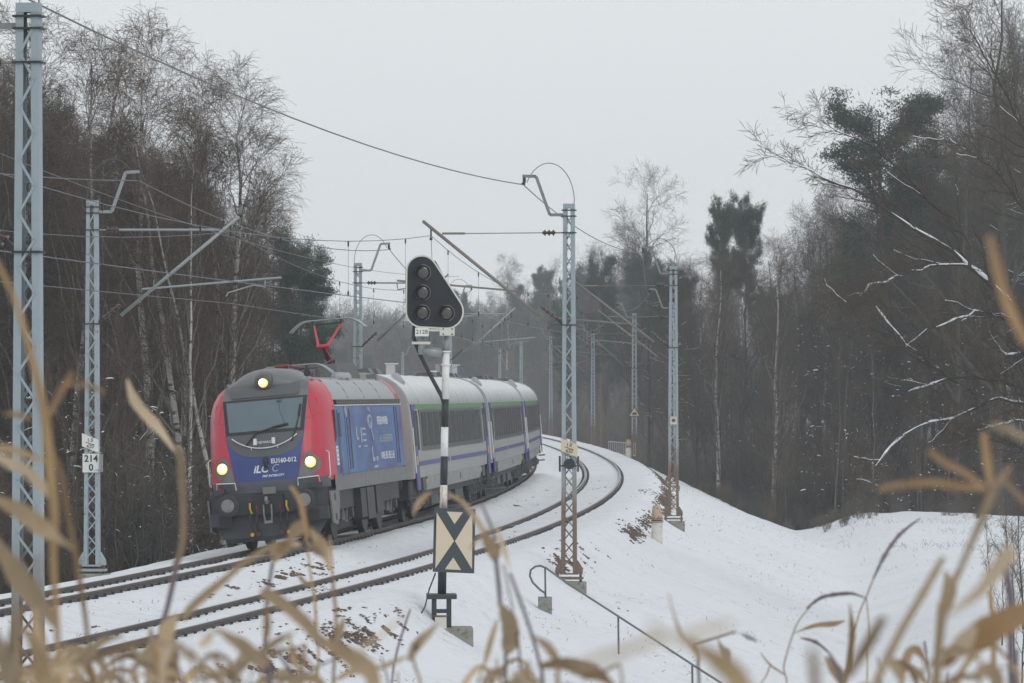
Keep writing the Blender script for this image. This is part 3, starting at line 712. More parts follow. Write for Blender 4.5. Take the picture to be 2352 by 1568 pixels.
def coach(D0, D1, label, first=False, last=False):
    Mx, LEN = vehicle_frame(D0, D1)
    T = thing('passenger_coach', label, 'coach', group='coaches of the train'); T.matrix_world = Mx
    prof = [(1.38, 1.15), (1.41, 1.5), (1.415, 2.6), (1.40, 3.0), (1.375, 3.15)]
    arc = [(1.375, 3.15), (1.33, 3.34), (1.24, 3.52), (1.10, 3.69), (.90, 3.84), (.62, 3.96), (.30, 4.03), (0, 4.05)]
    y0, y1 = .25, LEN-.25
    rows = [[(x, y, z) for x, z in arc] + [(-x, y, z) for x, z in arc[-2::-1]] for y in np.linspace(y0, y1, 12)]
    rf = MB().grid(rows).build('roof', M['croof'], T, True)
    for y in (y0+.06, y1-.06):
        MB().tube([(x*1.008, y, z+.008) for x, z in arc] + [(-x*1.008, y, z+.008) for x, z in arc[-2::-1]], .025, 5).build('roof_rim', M['roofg'], rf)
    for i in range(1, 8):
        y = y0 + (y1-y0)*i/8
        MB().tube([(x*1.002, y, z) for x, z in arc] + [(-x*1.002, y, z) for x, z in arc[-2::-1]], .012, 4).build('roof_seam', M['croof'], rf)
    for y in (2.2, 4.2, LEN-2.5, LEN-5):
        b = MB(); b.prism([(-.32, 4.05), (.32, 4.05), (.24, 4.20), (-.24, 4.20)], 'y', y-.45, y+.45); b.build('roof_ventilator', M['dgrey'], rf)
    b = MB(); b.tube([(.95, 2.4, 3.80), (1.02, 2.4, 3.88), (1.05, 2.4, 3.9)], [.22, .20, .12], 12); b.build('roof_hatch', M['roofg'], rf)
    for s in (1, -1):
        MB().grid([[(s*x, y, z) for x, z in prof] for y in (y0, y1)]).build('body_side', M['cside'], T, True)
        MB().grid([[(s*x, y, z) for x, z in ((1.32, .78), (1.375, 1.0), (1.385, 1.148))] for y in (3.9, LEN-3.9)]).build('side_skirt', M['cskirt'], T)
        if s < 0: continue
        X = 1.42
        MB().box((X-.028, LEN/2+.4, 3.06), (.03, LEN-3.2, .13)).build('green_stripe', M['cgreen'], T)
        bd = MB().box((X-.002, LEN/2, 2.42), (.012, LEN-5.4, 1.12)).build('window_band', M['cband'], T)
        nW = 11
        for i in range(nW):
            yc = 3.0 + (LEN-6.0)*(i+.5)/nW
            MB().box((X+.008, yc, 2.44), (.012, (LEN-6.0)/nW-.34, .92)).build('window', M['cwin'], bd)
        for yy in (2.0, LEN-2.0): MB().box((X-.001, yy, 2.42), (.012, .45, 1.05)).build('vestibule_window', M['cwin'], T)
        for a, b in ((1.75, LEN*.42), (LEN*.44, LEN-1.75)):
            MB().box((X-.003, (a+b)/2, 1.53), (.012, b-a, .12)).build('blue_stripe', M['cblue'], T)
        for yd in (1.15, LEN-1.15):
            d = MB().box((X-.004, yd, 1.98), (.03, .82, 2.28)).build('door', M['cblue'], T)
            MB().box((X+.013, yd, 2.48), (.01, .52, .95)).build('door_window', M['black'], d)
            MB().box((X+.013, yd+.05, 1.62), (.008, .34, .24)).build('door_label', M['orange'], d)
            MB().box((X-.03, yd, .70), (.28, .8, .05)).build('door_step', M['bogie'], T); MB().box((X-.06, yd, .48), (.28, .7, .05)).build('door_step', M['bogie'], T)
        for yd in (.45, LEN-.45):
            MB().tube([(X+.03, yd, 1.3), (X+.03, yd, 2.5)], .018, 6).build('end_handrail', M['hand'], T)
        if first: MB().box((X+.002, .62, 1.98), (.012, .30, .16)).build('yellow_mark', M['yellow'], T)
        for yy in (3.75, LEN-3.75):
            MB().box((X-.05, yy, 1.02), (.02, .18, .14)).build('yellow_mark', M['yellow'], T)
            MB().box((X-.06, yy+ (.7 if yy < 5 else -.7)*-1, .98), (.06, .9, .34)).build('brake_panel', M['bogie'], T)
        MB().box((X-.03, LEN*.55, .98), (.01, .08, .18)).build('skirt_slot', M['black'], T)
    for y, sg in ((y0, -1), (y1, 1)):
        pts = [(x, z) for x, z in prof+arc[1:]] + [(-x, z) for x, z in (prof+arc[1:])[-2::-1]]
        MB().prism(pts, 'y', y-.01, y+.01).build('end_wall', M['cside'], T)
        if last and sg > 0: continue
        MB().box((0, y+.2*sg, 2.2), (1.0, .4, 2.2)).build('gangway', M['black'], T)
        for s in (1, -1): MB().tube([(s*.87, y, 1.06), (s*.87, y+.30*sg, 1.06), (s*.87, y+.32*sg, 1.06), (s*.87, y+.34*sg, 1.06)], [.09, .09, .24, .22], 14).build('buffer', M['steel_d'], T)
    MB().box((0, LEN/2, .85), (2.3, LEN-1.5, .5)).build('underframe', M['black'], T)
    MB().box((0, LEN/2, .45), (1.25, LEN-2.5, .40)).build('coach_gap_blocker', M['black'], T)  # added dark filler, keeps daylight from showing between the coach wheels
    wheel = MB(); wheel.tube([(-.065, 0, 0), (.065, 0, 0)], .46, 22); wheel.tube([(.066, 0, 0), (.12, 0, 0)], .12, 10); wme = wheel.mesh('wheel', M['steel_d'])
    for yb in (3.6, LEN-3.6):
        for s in (1, -1):
            MB().prism([(yb-1.8, .62), (yb-1.5, .72), (yb-.5, .40), (yb+.5, .40), (yb+1.5, .72), (yb+1.8, .62), (yb+1.7, .46), (yb+.6, .28), (yb-.6, .28), (yb-1.7, .46)], 'x', s*.98, s*1.10).build('bogie_frame', M['bogie'], T)
            for dy in (-1.25, 1.25):
                w = link('wheel', wme, T); w.location = (s*.75, yb+dy, .46); w.rotation_euler = (0, 0, 0 if s > 0 else math.pi)
                b = MB(); b.box((s*1.1, yb+dy, .46), (.2, .34, .3)); b.tube([(s*1.2, yb+dy, .46), (s*1.26, yb+dy, .46)], .12, 10); b.build('axle_box', M['bogie'], T)
                MB().tube([(s*1.15, yb+dy*.4, .35), (s*1.15, yb+dy*.4, .85)], .045, 7).build('damper', M['bogie'], T)
    for y, w in ((LEN*.34, 2.2), (LEN*.5, 1.6), (LEN*.64, 2.6)):
        MB().box((0, y, .55), (2.2, w, .5)).build('underfloor_box', M['bogie'], T)
    return T
coach(108.6, 134.0, 'grey coach coupled directly behind the locomotive, first of the coaches', True)
coach(134.3, 158.9, 'middle grey coach with green stripe, half hidden by the first coach')
coach(159.2, 184.0, 'last grey coach in view, bending away where the train leaves sight', last=True)

# ------------------------------------------------------------------ overhead line masts
def insulator(mb, p, q, r=.055, n=4):
    p, q = Vector(p), Vector(q); d = q-p
    mb.tube([p, q], r*.55, 8)
    for i in range(n):
        a = p + d*((i+.5)/n); t = d.normalized()*.018
        mb.tube([a-t, a+t], [r*1.25, r*.8], 10)
bar_meshes = {}
SUP = {'R': [], 'L': []}      # wire supports: (D, messenger point, contact point, earth wire point)
def mast(row, D, dx, top, base, label, detail=2, mt='mast_r', cant=True):
    """row R: right of the near track, arms to the left; row L the other way round"""
    x = at(dx, HOR, D).x
    sgn = -1 if row == 'R' else 1
    s = float(slope(D)); rz = -math.atan(s)
    T = thing('lattice_mast', label, 'mast', (x, D, base), rz, 'overhead line masts')
    H = top-base
    wT, wB = .245, .345
    m = M[mt]
    # two channel legs (web outside, flanges inward)
    for sd in (-1, 1):
        mb = MB()
        for zz0, zz1, w0, w1 in ((.18, H, wB, wT),):
            rows = []
            for z, w in ((zz0, w0), (zz1, w1)):
                xo = sd*w/2; xi = sd*(w/2-.085); d = .07
                rows.append([(xo, -d, z), (xi, -d, z), (xi, -d+.012, z), (xo-sd*.010, -d+.012, z), (xo-sd*.010, d-.012, z), (xi, d-.012, z), (xi, d, z), (xo, d, z)])
            mb.grid(rows, True); mb.f += [tuple(range(8)), tuple(range(15, 7, -1))]
        mb.build('mast_leg', m, T)
    # zig-zag lacing on both faces
    n = max(6, int(round(H/.30)))
    joined = MB()
    for i in range(n):
        z0 = .32 + (H-.55)*i/n; z1 = .32 + (H-.55)*(i+1)/n
        for face in (-1, 1):
            k = (1 if i % 2 == 0 else -1)*(1 if face < 0 or detail < 1 else -1)
            w0 = lerp(wB, wT, z0/H)/2-.05; w1 = lerp(wB, wT, z1/H)/2-.05
            p = Vector((-k*w0, face*.074, z0)); q = Vector((k*w1, face*.074, z1))
            if detail >= 2:
                MB().bar(p, q, .028, .007, (0, 1, 0)).build('lacing_bar', m, T)
            else: joined.bar(p, q, .028, .007, (0, 1, 0))
    if detail < 2:
        o = joined.build('lacing', m, T); o['kind'] = 'stuff'
    MB().box((0, 0, H-.03), (wT+.004, .15, .10)).build('mast_cap', m, T)
    MB().box((0, 0, .17), (wB+.06, .20, .03)).build('base_plate', m, T)
    for sd in (-1, 1):
        MB().prism([(sd*(wB/2-.02), .18), (sd*(wB/2+.13), .18), (sd*(wB/2+.12), .30), (sd*(wB/2+.02), .46), (sd*(wB/2-.02), .46)], 'y', -.05, .05).build('base_gusset', m, T)
        MB().tube([(sd*(wB/2+.08), 0, -.02), (sd*(wB/2+.08), 0, .22)], .03, 7).build('anchor_bolt', M['rust'], T)
    MB().box((0, 0, .075), (wB+.26, .30, .05)).build('foot_beam', m, T)
    fd = MB().box((.05, 0, -.40), (.62, .55, .80)).build('concrete_footing', M['concrete'], T, bevel=.03)
    for z in (H-.12, H-.25, 7.05-base, 5.04-base):
        MB().box((0, 0, z), (wT+.07, .19, .022)).build('clamp_band', M['steel_d'], T)
    # cantilever
    tm = M['alu'] if row == 'L' else M['tube_br']
    g = sgn
    target = tpos(D, 0 if row == 'R' else -SPC); reach = abs(x - target.x)*math.cos(rz)
    zt, zb, zr = 7.05-base, 5.04-base, 5.80-base
    tipx = reach+.18; tipz = 7.32-base
    if cant:
        c = MB(); c.tube([(g*.62, 0, zb+.26*.62/.5*.55), (g*tipx, 0, tipz)], .036, 8); co = c.build('cantilever', tm, T, True)
        f = (tipz-zb-.06)/(tipx-.12)
        b = MB(); insulator(b, (g*.22, 0, zb+.10), (g*.60, 0, zb+.06+f*.48)); b.build('insulator', M['insul'], co)
        MB().bar((g*.12, 0, zb), (g*.24, 0, zb+.11), .06, .06).build('pivot', M['steel_d'], co)
        zz = lambda a: zb+.06+(a-.12)*f
        # top tie
        b = MB(); insulator(b, (g*.30, 0, zt), (g*.58, 0, zt), .06, 3); b.build('insulator', M['insul'], co)
        at_x = .12+(zt-zb-.06)/f
        b = MB(); b.tube([(g*.13, 0, zt), (g*.30, 0, zt)], .018, 6); b.tube([(g*.58, 0, zt), (g*(at_x-.05), 0, zt-.01)], .03 if row == 'L' else .012, 6); b.tube([(g*(at_x-.55), 0, zt-.005), (g*(at_x-.05), 0, zt-.005)], .028, 6); b.build('tie_rod', tm, co)
        # registration arm and steady arm
        a0 = .12+(zr-zb-.06)/f
        b = MB(); b.tube([(g*(a0), 0, zr-.02), (g*(reach+1.1 if row == 'L' else reach+.75), 0, zr+.22)], .022, 7); b.tube([(g*(a0+.25), 0, zr+.03), (g*(a0+.25), 0, zz(a0+.25))], .01, 5); b.build('registration_arm', tm, co)
        b = MB(); e = reach+.75
        b.tube([(g*e, 0, zr+.16), (g*(e-.02), 0, zr+.02), (g*(e-.25), 0, zr+.06), (g*(reach-.05), 0, zr-.10), (g*(reach-.10), 0, zr-.18)], .016, 6); b.build('steady_arm', tm, co)
        # suspension clamp
        b = MB(); b.tube([(g*reach, 0, zz(reach)), (g*reach, 0, zz(reach)-.22)], .02, 6); b.box((g*reach, 0, zz(reach)-.26), (.05, .10, .06)); b.build('suspension_clamp', M['steel_d'], co)
    # earth wire bracket
    bk = MB(); P = [(g*.12, 0, H-.22), (g*.42, 0, H-.22), (g*.72, 0, H+.62), (g*1.02, 0, H+.63)]
    for a, b in zip(P, P[1:]): bk.bar(a, b, .05, .065)
    bo = bk.build('earth_wire_bracket', M['alu'] if row == 'L' else M['steel_g'], T)
    b = MB(); b.tube([(g*.98, 0, H+.60), (g*.98, 0, H+.48)], .035, 8); b.box((g*1.0, 0, H+.46), (.07, .14, .05)); b.build('wire_clamp', M['steel_d'], bo)
    hp = [(g*(.52-.60*math.cos(t)) , 0, H+.02+ (.0 if t < 0 else .86)*math.sin(t)) for t in np.linspace(0, math.pi*.80, 14)]
    hp = [(-g*.10+g*0, 0, H-.02)] + [(g*(.44-.56*math.cos(t)), 0, H+.05+.86*math.sin(t)) for t in np.linspace(0.05, math.pi*.83, 14)]
    MB().tube(hp, .009, 5).build('bond_cable', M['wire'], bo)
    Mx = Matrix.Translation((x, D, base)) @ Matrix.Rotation(rz, 4, 'Z')
    z1 = lambda a, z: Mx @ Vector((g*a, 0, z))
    SUP[row].append((D, z1(reach, 7.0-base), z1(reach, 5.47-base), z1(1.0, H+(.56 if D < 50 else .44)), T))
    return T
R0 = mast('R', 43.8, 65, 7.66, -.52, 'tall pale mast cut by the left and bottom edges, nearest the camera', mt='mast_r')
R1 = mast('R', 90.0, 1307, 7.66, -.54, 'rusty-footed lattice mast beside the handrail with a cream gradient board')
R2 = mast('R', 133.7, 1547, 7.66, -.56, 'lattice mast on the snow bank just past the nearer white marker post')
R2b = mast('R', 187.0, 1543, 7.66, -.58, 'lattice mast almost wholly hidden behind the mast on the snow bank', 1)
R3 = mast('R', 240.0, 1457, 8.2, -.60, 'distant mast carrying a triangular warning sign', 1)
R4 = mast('R', 305.0, 1362, 8.0, -.60, 'dark slim mast left of the small white railing', 1)
R5 = mast('R', 365.0, 1265, 8.6, -.40, 'hazy pale mast just right of the last coach', 1, cant=False)
R6 = mast('R', 400.0, 1197, 8.5, -.40, 'hazy pale mast rising behind the last coach roof', 1, cant=False)
R7 = mast('R', 436.0, 1148, 8.5, -.40, 'faintest hazy mast above the middle coach roof', 1, cant=False)
L1 = mast('L', 88.5, 212, 7.66, -.30, 'blue-grey lattice mast left of the locomotive with kilometre plate 214', mt='galv')
L2 = mast('L', 130.6, 822, 7.66, -.34, 'lattice mast rising behind the raised pantograph', 1, mt='galv')
L3 = mast('L', 181.0, 1031, 7.66, -.34, 'lattice mast hidden behind the signal post', 1, mt='galv')
L7 = mast('L', 450.0, 925, 8.1, -.34, 'far grey mast above the first coach roof, left of the signal', 1, mt='galv', cant=False)

# gradient boards, kilometre plate and other plates on the masts
def board(T, pts, m, y=-.10, name='board', th=.012):
    o = MB().prism(pts, 'y', y-th, y).build(name, m, T); return o
def slant_board(T, x, z, mcol, nm):
    w, h, sh = .36, .28, -.14
    pts = [(x-w/2, z-h/2-sh/2), (x+w/2, z-h/2+sh/2), (x+w/2, z+h/2+sh/2), (x-w/2, z+h/2-sh/2)]
    b = board(T, pts, mcol, name=nm)
    rot = (R(90), R(0), 0)
    text('1.0', .115, M['black_p'], b, (x-.0, -.116, z+.060), rot, name='numeral', sx=.95)
    MB().bar((x-.10, -.115, z+.02), (x+.10, -.115, z-.045), .012, .004, (0, 1, 0)).build('fraction_line', M['black_p'], b)
    text('420', .115, M['black_p'], b, (x-.0, -.116, z-.075), rot, name='numeral', sx=.95)
    return b
slant_board(L1, -.02, (at(210, 1017, 88.5).z)+.30, M['sign_white'], 'gradient_board')
slant_board(R1, .015, (at(1307, 1028, 90).z)+.54, M['sign_cream'], 'gradient_board')
z0 = at(210, 1063, 88.5).z + .30
kb = board(L1, [(-.185, z0-.20), (.185, z0-.20), (.185, z0+.20), (-.185, z0+.20)], M['sign_white'], name='kilometre_plate')
MB().prism([(.19, z0-.19), (.215, z0-.19), (.215, z0+.19), (.19, z0+.19)], 'y', -.16, .10).build('plate_side', M['alu'], kb)
text('214', .20, M['black_p'], kb, (0, -.116, z0+.09), name='numeral', sx=1.0, bold=.004)
text('0', .20, M['black_p'], kb, (0, -.116, z0-.10), name='numeral', bold=.004)
text('-11.0', .06, M['black_p'], kb, (.115, -.116, z0-.155), name='numeral')
zc = at(1310, 1065, 90).z+.54
MB().tube([(.02, -.13, zc), (.02, -.10, zc)], .12, 18).build('round_disc', M['black_p'], R1)
for sx in (-.2, .2): MB().box((sx, -.02, zc), (.03, .14, .34)).build('side_bracket', M['steel_d'], R1)
MB().box((.0, -.085, zc-.04), (.36, .02, .03)).build('board_strap', M['steel_d'], R1)
zc = at(1548, 965, 133.7).z+.56
pb = board(R2, [(-.11, zc-.13), (.11, zc-.13), (.11, zc+.13), (-.11, zc+.13)], M['post_w'], name='number_plate')
MB().tube([(0, -.118, zc), (0, -.112, zc)], .06, 12).build('plate_mark', M['rust'], pb)
zc = at(1457, 946, 240).z+.60
tb = board(R3, [(-.36, zc-.26), (.36, zc-.26), (0, zc+.34)], M['rust'], name='warning_sign')
board(R3, [(-.28, zc-.215), (.28, zc-.215), (0, zc+.24)], M['sign_cream'], y=-.114, name='warning_sign_face')
MB().prism([(-.15, zc-.15), (.13, zc-.15), (.12, zc-.06), (.05, zc-.01), (-.10, zc-.05)], 'y', -.132, -.128).build('warning_sign_symbol', M['black_p'], R3)

# ------------------------------------------------------------------ wires
def span_pts(p, q, sag, n=14):
    return [p.lerp(q, i/n) - Vector((0, 0, 4*sag*(i/n)*(1-i/n))) for i in range(n+1)]
drop_me = MB().tube([(0, 0, 0), (0, 0, 1)], .0035, 4).mesh('dropper', M['wire'])
clipm = MB().box((0, 0, 0), (.03, .06, .10)).mesh('dropper_clip', M['steel_d'])
def wires(row, label):
    S_ = sorted(SUP[row], key=lambda t: t[0])
    u = 0 if row == 'R' else -SPC
    # virtual supports outside the picture
    s0 = S_[0]
    D0 = s0[0]-46
    pts = [(D0, tpos(D0, u, 7.0), tpos(D0, u, 5.47), s0[3]+(tpos(D0, u, 0)-tpos(s0[0], u, 0)))] + [t[:4] for t in S_]
    last = S_[-1]; D9 = last[0]+55
    pts.append((D9, tpos(D9, u, 7.0), tpos(D9, u, 5.47), last[3]+(tpos(D9, u, 0)-tpos(last[0], u, 0))))
    mess = MB(); c1 = MB(); c2 = MB(); ea = MB()
    drops = []
    M1 = []; C1 = []; E1 = []
    for a, b in zip(pts, pts[1:]):
        L = b[0]-a[0]; sag = .85*(L/50)**2 if L < 75 else 1.2
        m_ = span_pts(a[1], b[1], min(sag, 1.05)); c_ = span_pts(a[2], b[2], .03); e_ = span_pts(a[3], b[3], min((.38 if row == 'R' else .6)*(L/46)**2, 1.0))
        M1 += m_[:-1]; C1 += c_[:-1]; E1 += e_[:-1]
        nd = max(4, int(L/6.5))
        for i in range(nd):
            f = (i+.5)/nd
            mm = a[1].lerp(b[1], f)-Vector((0, 0, 4*min(sag, 1.05)*f*(1-f))); cc = a[2].lerp(b[2], f)-Vector((0, 0, .12*f*(1-f)))
            drops.append((mm, cc))
    M1.append(pts[-1][1]); C1.append(pts[-1][2]); E1.append(pts[-1][3])
    mo = mess.tube(M1, .0075, 5, False).build('messenger_wire', M['wire']); tag(mo, label[0], 'overhead wire', 'messenger wires')
    for dx_, lb in ((-.02, label[1]), (.02, label[2])):
        o = MB().tube([p+Vector((dx_, 0, 0)) for p in C1], .0065, 5, False).build('contact_wire', M['wire']); tag(o, lb, 'overhead wire', 'contact wires')
    eo = ea.tube(E1, .012, 5, False).build('earth_wire', M['wire']); tag(eo, label[3], 'overhead wire', 'earth wires')
    for mm, cc in drops:
        if mm.y < 14 or mm.y > 330: continue
        d = link('dropper', drop_me, mo); d.location = cc; v = mm-cc; d.scale = (1, 1, v.length); d.rotation_euler = v.to_track_quat('Z', 'Y').to_euler()
        if mm.y < 200:
            for p in (cc+Vector((0, 0, .04)), mm-Vector((0, 0, .05))):
                k = link('dropper_clip', clipm, mo); k.location = p
wires('R', ('sagging messenger wire held by the right hand masts above the empty track',
            'left wire of the contact pair above the empty track', 'right wire of the contact pair above the empty track',
            'long earth wire swinging from the top left corner to the right hand mast tops'))
wires('L', ('sagging messenger wire held by the left hand masts above the train',
            'left wire of the contact pair above the train', 'right wire of the contact pair above the train',
            'earth wire joining the left hand mast tops in front of the wood'))
# second messenger of the section overlap between the first masts
p, q = at(0, 352, 60), SUP['L'][1][1] + Vector((.5, 0, .25))
tag(MB().tube(span_pts(p, q, .5, 20), .006, 5, False).build('feeder_wire', M['wire']), 'thin extra wire crossing the left wood towards the mast behind the pantograph', 'overhead wire')
p, q = SUP['R'][1][1]+Vector((0, 0, .02)), SUP['L'][1][1] + Vector((-.3, 0, .05))
tag(MB().tube(span_pts(p, q, .12, 10), .0075, 5, False).build('cross_wire', M['wire']), 'wire slanting from the brown cantilever tip over the signal towards the left wires', 'overhead wire')

# ------------------------------------------------------------------ the signal
def signal():
    D = 72.0; s = FPX/D
    b = at(1019, 1440, D)
    T = thing('railway_signal', 'black four-lamp railway signal on a black and white banded post, plate 2128', 'signal', (b.x, D, b.z), R(3))
    X = lambda dx: (dx-1019)/s
    Z = lambda dy: (1440-dy)/s
    # post in bands (measured rows)
    r = .067
    bands = [(808, 917, 'white_p'), (917, 981, 'black_p'), (981, 1048, 'white_p'), (1048, 1114, 'black_p'), (1114, 1168, 'white_st'), (1168, 1365, 'green_d')]
    M['white_st'] = mat('white_paint_rust_stained', (.70, .67, .63), .6, 0, .06, 3, (.42, .20, .11), .5, stretch=(6, 6, .8))
    for y0, y1, m in bands:
        f0, f1 = lerp(1.0, .93, (1365-y0)/560), lerp(1.0, .93, (1365-y1)/560)
        x0, x1 = X(lerp(1015, 1024.5, (1365-y0)/560)), X(lerp(1015, 1024.5, (1365-y1)/560))
        rr = r*(1.12 if m == 'green_d' else 1)
        MB().tube([(x1, 0, Z(y1)), (x0, 0, Z(y0))], [rr*f1, rr*f0], 20).build('post_band', M[m], T, True)
    for y in (806, 836):
        MB().tube([(X(1024), 0, Z(y+3)), (X(1024), 0, Z(y))], .088, 20).build('post_collar', M['white_p'], T)
    MB().tube([(X(1025), 0, Z(808)), (X(1026), 0, Z(768))], [.062, .058], 16).build('post_top', M['alu'], T, True)
    # side arm and short stub that carries the plate
    MB().tube([(X(970), 0, Z(806)), (X(1015), 0, Z(810))], [.075, .08], 14).build('side_arm', M['alu'], T, True)
    MB().tube([(X(968), 0, Z(815)), (X(968), 0, Z(770))], [.065, .06], 14).build('stub_post', M['alu'], T, True)
    MB().box((X(967), -.02, Z(788)), (.32, .16, .045)).build('stub_clamp', M['cream'], T)
    for x in (949, 986): MB().tube([(X(x), -.02, Z(790)), (X(x), -.02, Z(770))], .012, 6).build('clamp_bolt', M['rust'], T)
    # shield: rounded triangle
    c = [(968, 623, 33), (968, 716, 34), (1024, 716, 37)]
    def hull(grow):
        pts = []
        import math as _m
        C_ = [(X(a), Z(bz), (rr+grow)/s) for a, bz, rr in c]
        cand = []
        for cx_, cz_, rr in C_:
            for k in range(72):
                t = 2*math.pi*k/72; cand.append((cx_+rr*math.cos(t), cz_+rr*math.sin(t)))
        cand.sort()
        def half(seq):
            h = []
            for p_ in seq:
                while len(h) >= 2 and (h[-1][0]-h[-2][0])*(p_[1]-h[-2][1])-(h[-1][1]-h[-2][1])*(p_[0]-h[-2][0]) <= 1e-9: h.pop()
                h.append(p_)
            return h
        lo = half(cand); up = half(cand[::-1])
        return lo[:-1]+up[:-1]
    sh = MB().prism(hull(0), 'y', -.16, -.135).build('shield', M['navy_blk'], T)
    rim = MB(); A, B = hull(0), hull(3.6)
    # cream rim as a closed band
    n = 96
    def resample(poly, n):
        P = np.array(poly+[poly[0]]); L = np.concatenate([[0], np.cumsum(np.hypot(*np.diff(P, axis=0).T))]); t = np.linspace(0, L[-1], n, endpoint=False)
        return np.stack([np.interp(t, L, P[:, 0]), np.interp(t, L, P[:, 1])], 1)
    cx0, cz0 = X(985), Z(690)
    def byang(poly):
        P = resample(poly, 400); a = np.arctan2(P[:, 1]-cz0, P[:, 0]-cx0); o = np.argsort(a); a = a[o]; P = P[o]
        t = np.linspace(-math.pi+.001, math.pi-.001, n, endpoint=False)
        return [(float(np.interp(k, a, P[:, 0])), float(np.interp(k, a, P[:, 1]))) for k in t]
    A, B = byang(A), byang(B)
    rim.grid([[(p_[0], -.175, p_[1]) for p_ in A], [(p_[0], -.175, p_[1]) for p_ in B], [(p_[0], -.12, p_[1]) for p_ in B], [(p_[0], -.12, p_[1]) for p_ in A], [(p_[0], -.175, p_[1]) for p_ in A]], True)
    rim.build('shield_rim', M['cream'], T)
    bx = MB(); bx.prism([(X(946), Z(745)), (X(1050), Z(745)), (X(1050), Z(690)), (X(1000), Z(600)), (X(946), Z(600))], 'y', -.134, .14); bx.build('lamp_case', M['black_p'], T)
    for lx, ly in ((970, 627), (969.5, 673), (968.5, 719), (1024.5, 720)):
        x, z = X(lx), Z(ly)
        h = MB()
        # hooded lens: ring plus a visor on the upper left
        h.grid([[(x+rr*math.cos(t), yy, z+rr*math.sin(t)) for t in np.linspace(0, 2*math.pi, 25)[:-1]] for rr, yy in ((.135, -.161), (.140, -.20), (.128, -.20), (.118, -.165))], True)
        ho = h.build('lamp_hood', M['black_p'], T, True)
        rg = MB(); rg.tube([(x+.137*math.cos(t), -.201, z+.137*math.sin(t)) for t in np.linspace(R(-70), R(110), 16)], .006, 5); rg.build('hood_edge', M['steel_g'], ho)
        v = MB(); v.grid([[(x+.140*math.cos(t), yy, z+.140*math.sin(t)) for t in np.linspace(R(95), R(225), 12)] for yy in (-.16, -.33)]); v.build('visor', M['black_p'], ho)
        l = MB(); rows = []
        for k in range(6):
            a = k/5*math.pi/2*.8
            rows.append([(x+.115*math.cos(a)*math.cos(t), -.166-.03*math.sin(a), z+.115*math.cos(a)*math.sin(t)) for t in np.linspace(0, 2*math.pi, 21)[:-1]])
        l.grid(rows, True); l.f.append(tuple(range(len(l.v)-20, len(l.v)))); l.build('lens', M['lens'], ho, True)
    # number plate and mounting plate
    pl = MB().box((X(968), -.19, Z(763)), (.235, .02, .15)).build('number_plate', M['sign_white'], T)
    text('2128', .100, M['steel_d'], pl, (X(968), -.2015, Z(763)), name='numeral', sx=1.05)
    MB().box((X(982), -.14, Z(763)), (.03, .08, .15)).build('plate_side', M['cream'], pl)
    mp = MB().box((X(1026), -.18, Z(762)), (.26, .04, .14)).build('mounting_plate', M['cream'], T)
    for x in (1017, 1037):
        for y in (756, 768): MB().tube([(X(x), -.20, Z(y)), (X(x), -.21, Z(y))], .014, 8).build('bolt', M['steel_d'], mp)
    MB().box((X(996), -.165, Z(759)), (.20, .03, .035)).build('shield_foot', M['cream'], T)
    # black cable tube from the case down to the post
    MB().tube([(X(952), .05, Z(745)), (X(950), .05, Z(775)), (X(956), .05, Z(792)), (X(965), .04, Z(815)), (X(990), .02, Z(865)), (X(1014), 0, Z(910)), (X(1020), -.02, Z(930))], .036, 10).build('cable_tube', M['black_p'], T, True)
    # cross-marked board
    x0, x1, y0, y1 = 993, 1091, 1167, 1314
    sg = MB().prism([(X(993), Z(1312)), (X(1088), Z(1316)), (X(1091), Z(1169)), (X(996), Z(1166))], 'y', -.20, -.18).build('marker_board', M['sign_dgrey'], T)
    def tri(pts, nm='board_field'):
        MB().prism([(X(a), Z(b_)) for a, b_ in pts], 'y', -.206, -.2005).build(nm, M['sign_cream'], sg)
    tri([(1002, 1176), (1042, 1241.5), (999, 1304)]); tri([(1084, 1177), (1044, 1242), (1083, 1306)])
    tri([(1025, 1174), (1062, 1176), (1043, 1203)]); tri([(1021, 1306), (1058, 1308), (1040, 1279)])
    MB().bar((X(1000), -.19, Z(1180)), (X(1000), -.19, Z(1300)), .02, .02).build('board_stiffener', M['green_d'], sg)
    # base
    MB().box((X(1014), 0, Z(1369)), (.52, .46, .085)).build('base_slab', M['green_d'], T, bevel=.01)
    for x in (997, 1031):
        for y in (-.15, .15): MB().box((X(x), y, Z(1410)), (.075, .05, .62)).build('base_leg', M['green_d'], T)
    MB().box((X(1014), -.17, Z(1402)), (.24, .03, .07)).build('base_tie', M['green_d'], T)
    MB().box((X(1011), -.24, Z(1428)), (.20, .12, .21)).build('junction_box', M['cream'], T, bevel=.008)
    MB().box((X(1011), -.24, Z(1413)), (.26, .14, .022)).build('junction_box_lid', M['rust'], T)
    MB().box((X(1042), .02, Z(1482)), (.66, .62, .64)).build('concrete_base', M['concrete'], T, bevel=.015)
    MB().tube([(X(1000), -.05, Z(1316)), (X(985), -.2, Z(1352)), (X(975), -.35, Z(1390)), (X(962), -.5, Z(1412)), (X(944), -.6, Z(1424))], .014, 6).build('ground_cable', M['black_p'], T)
    return T
signal()

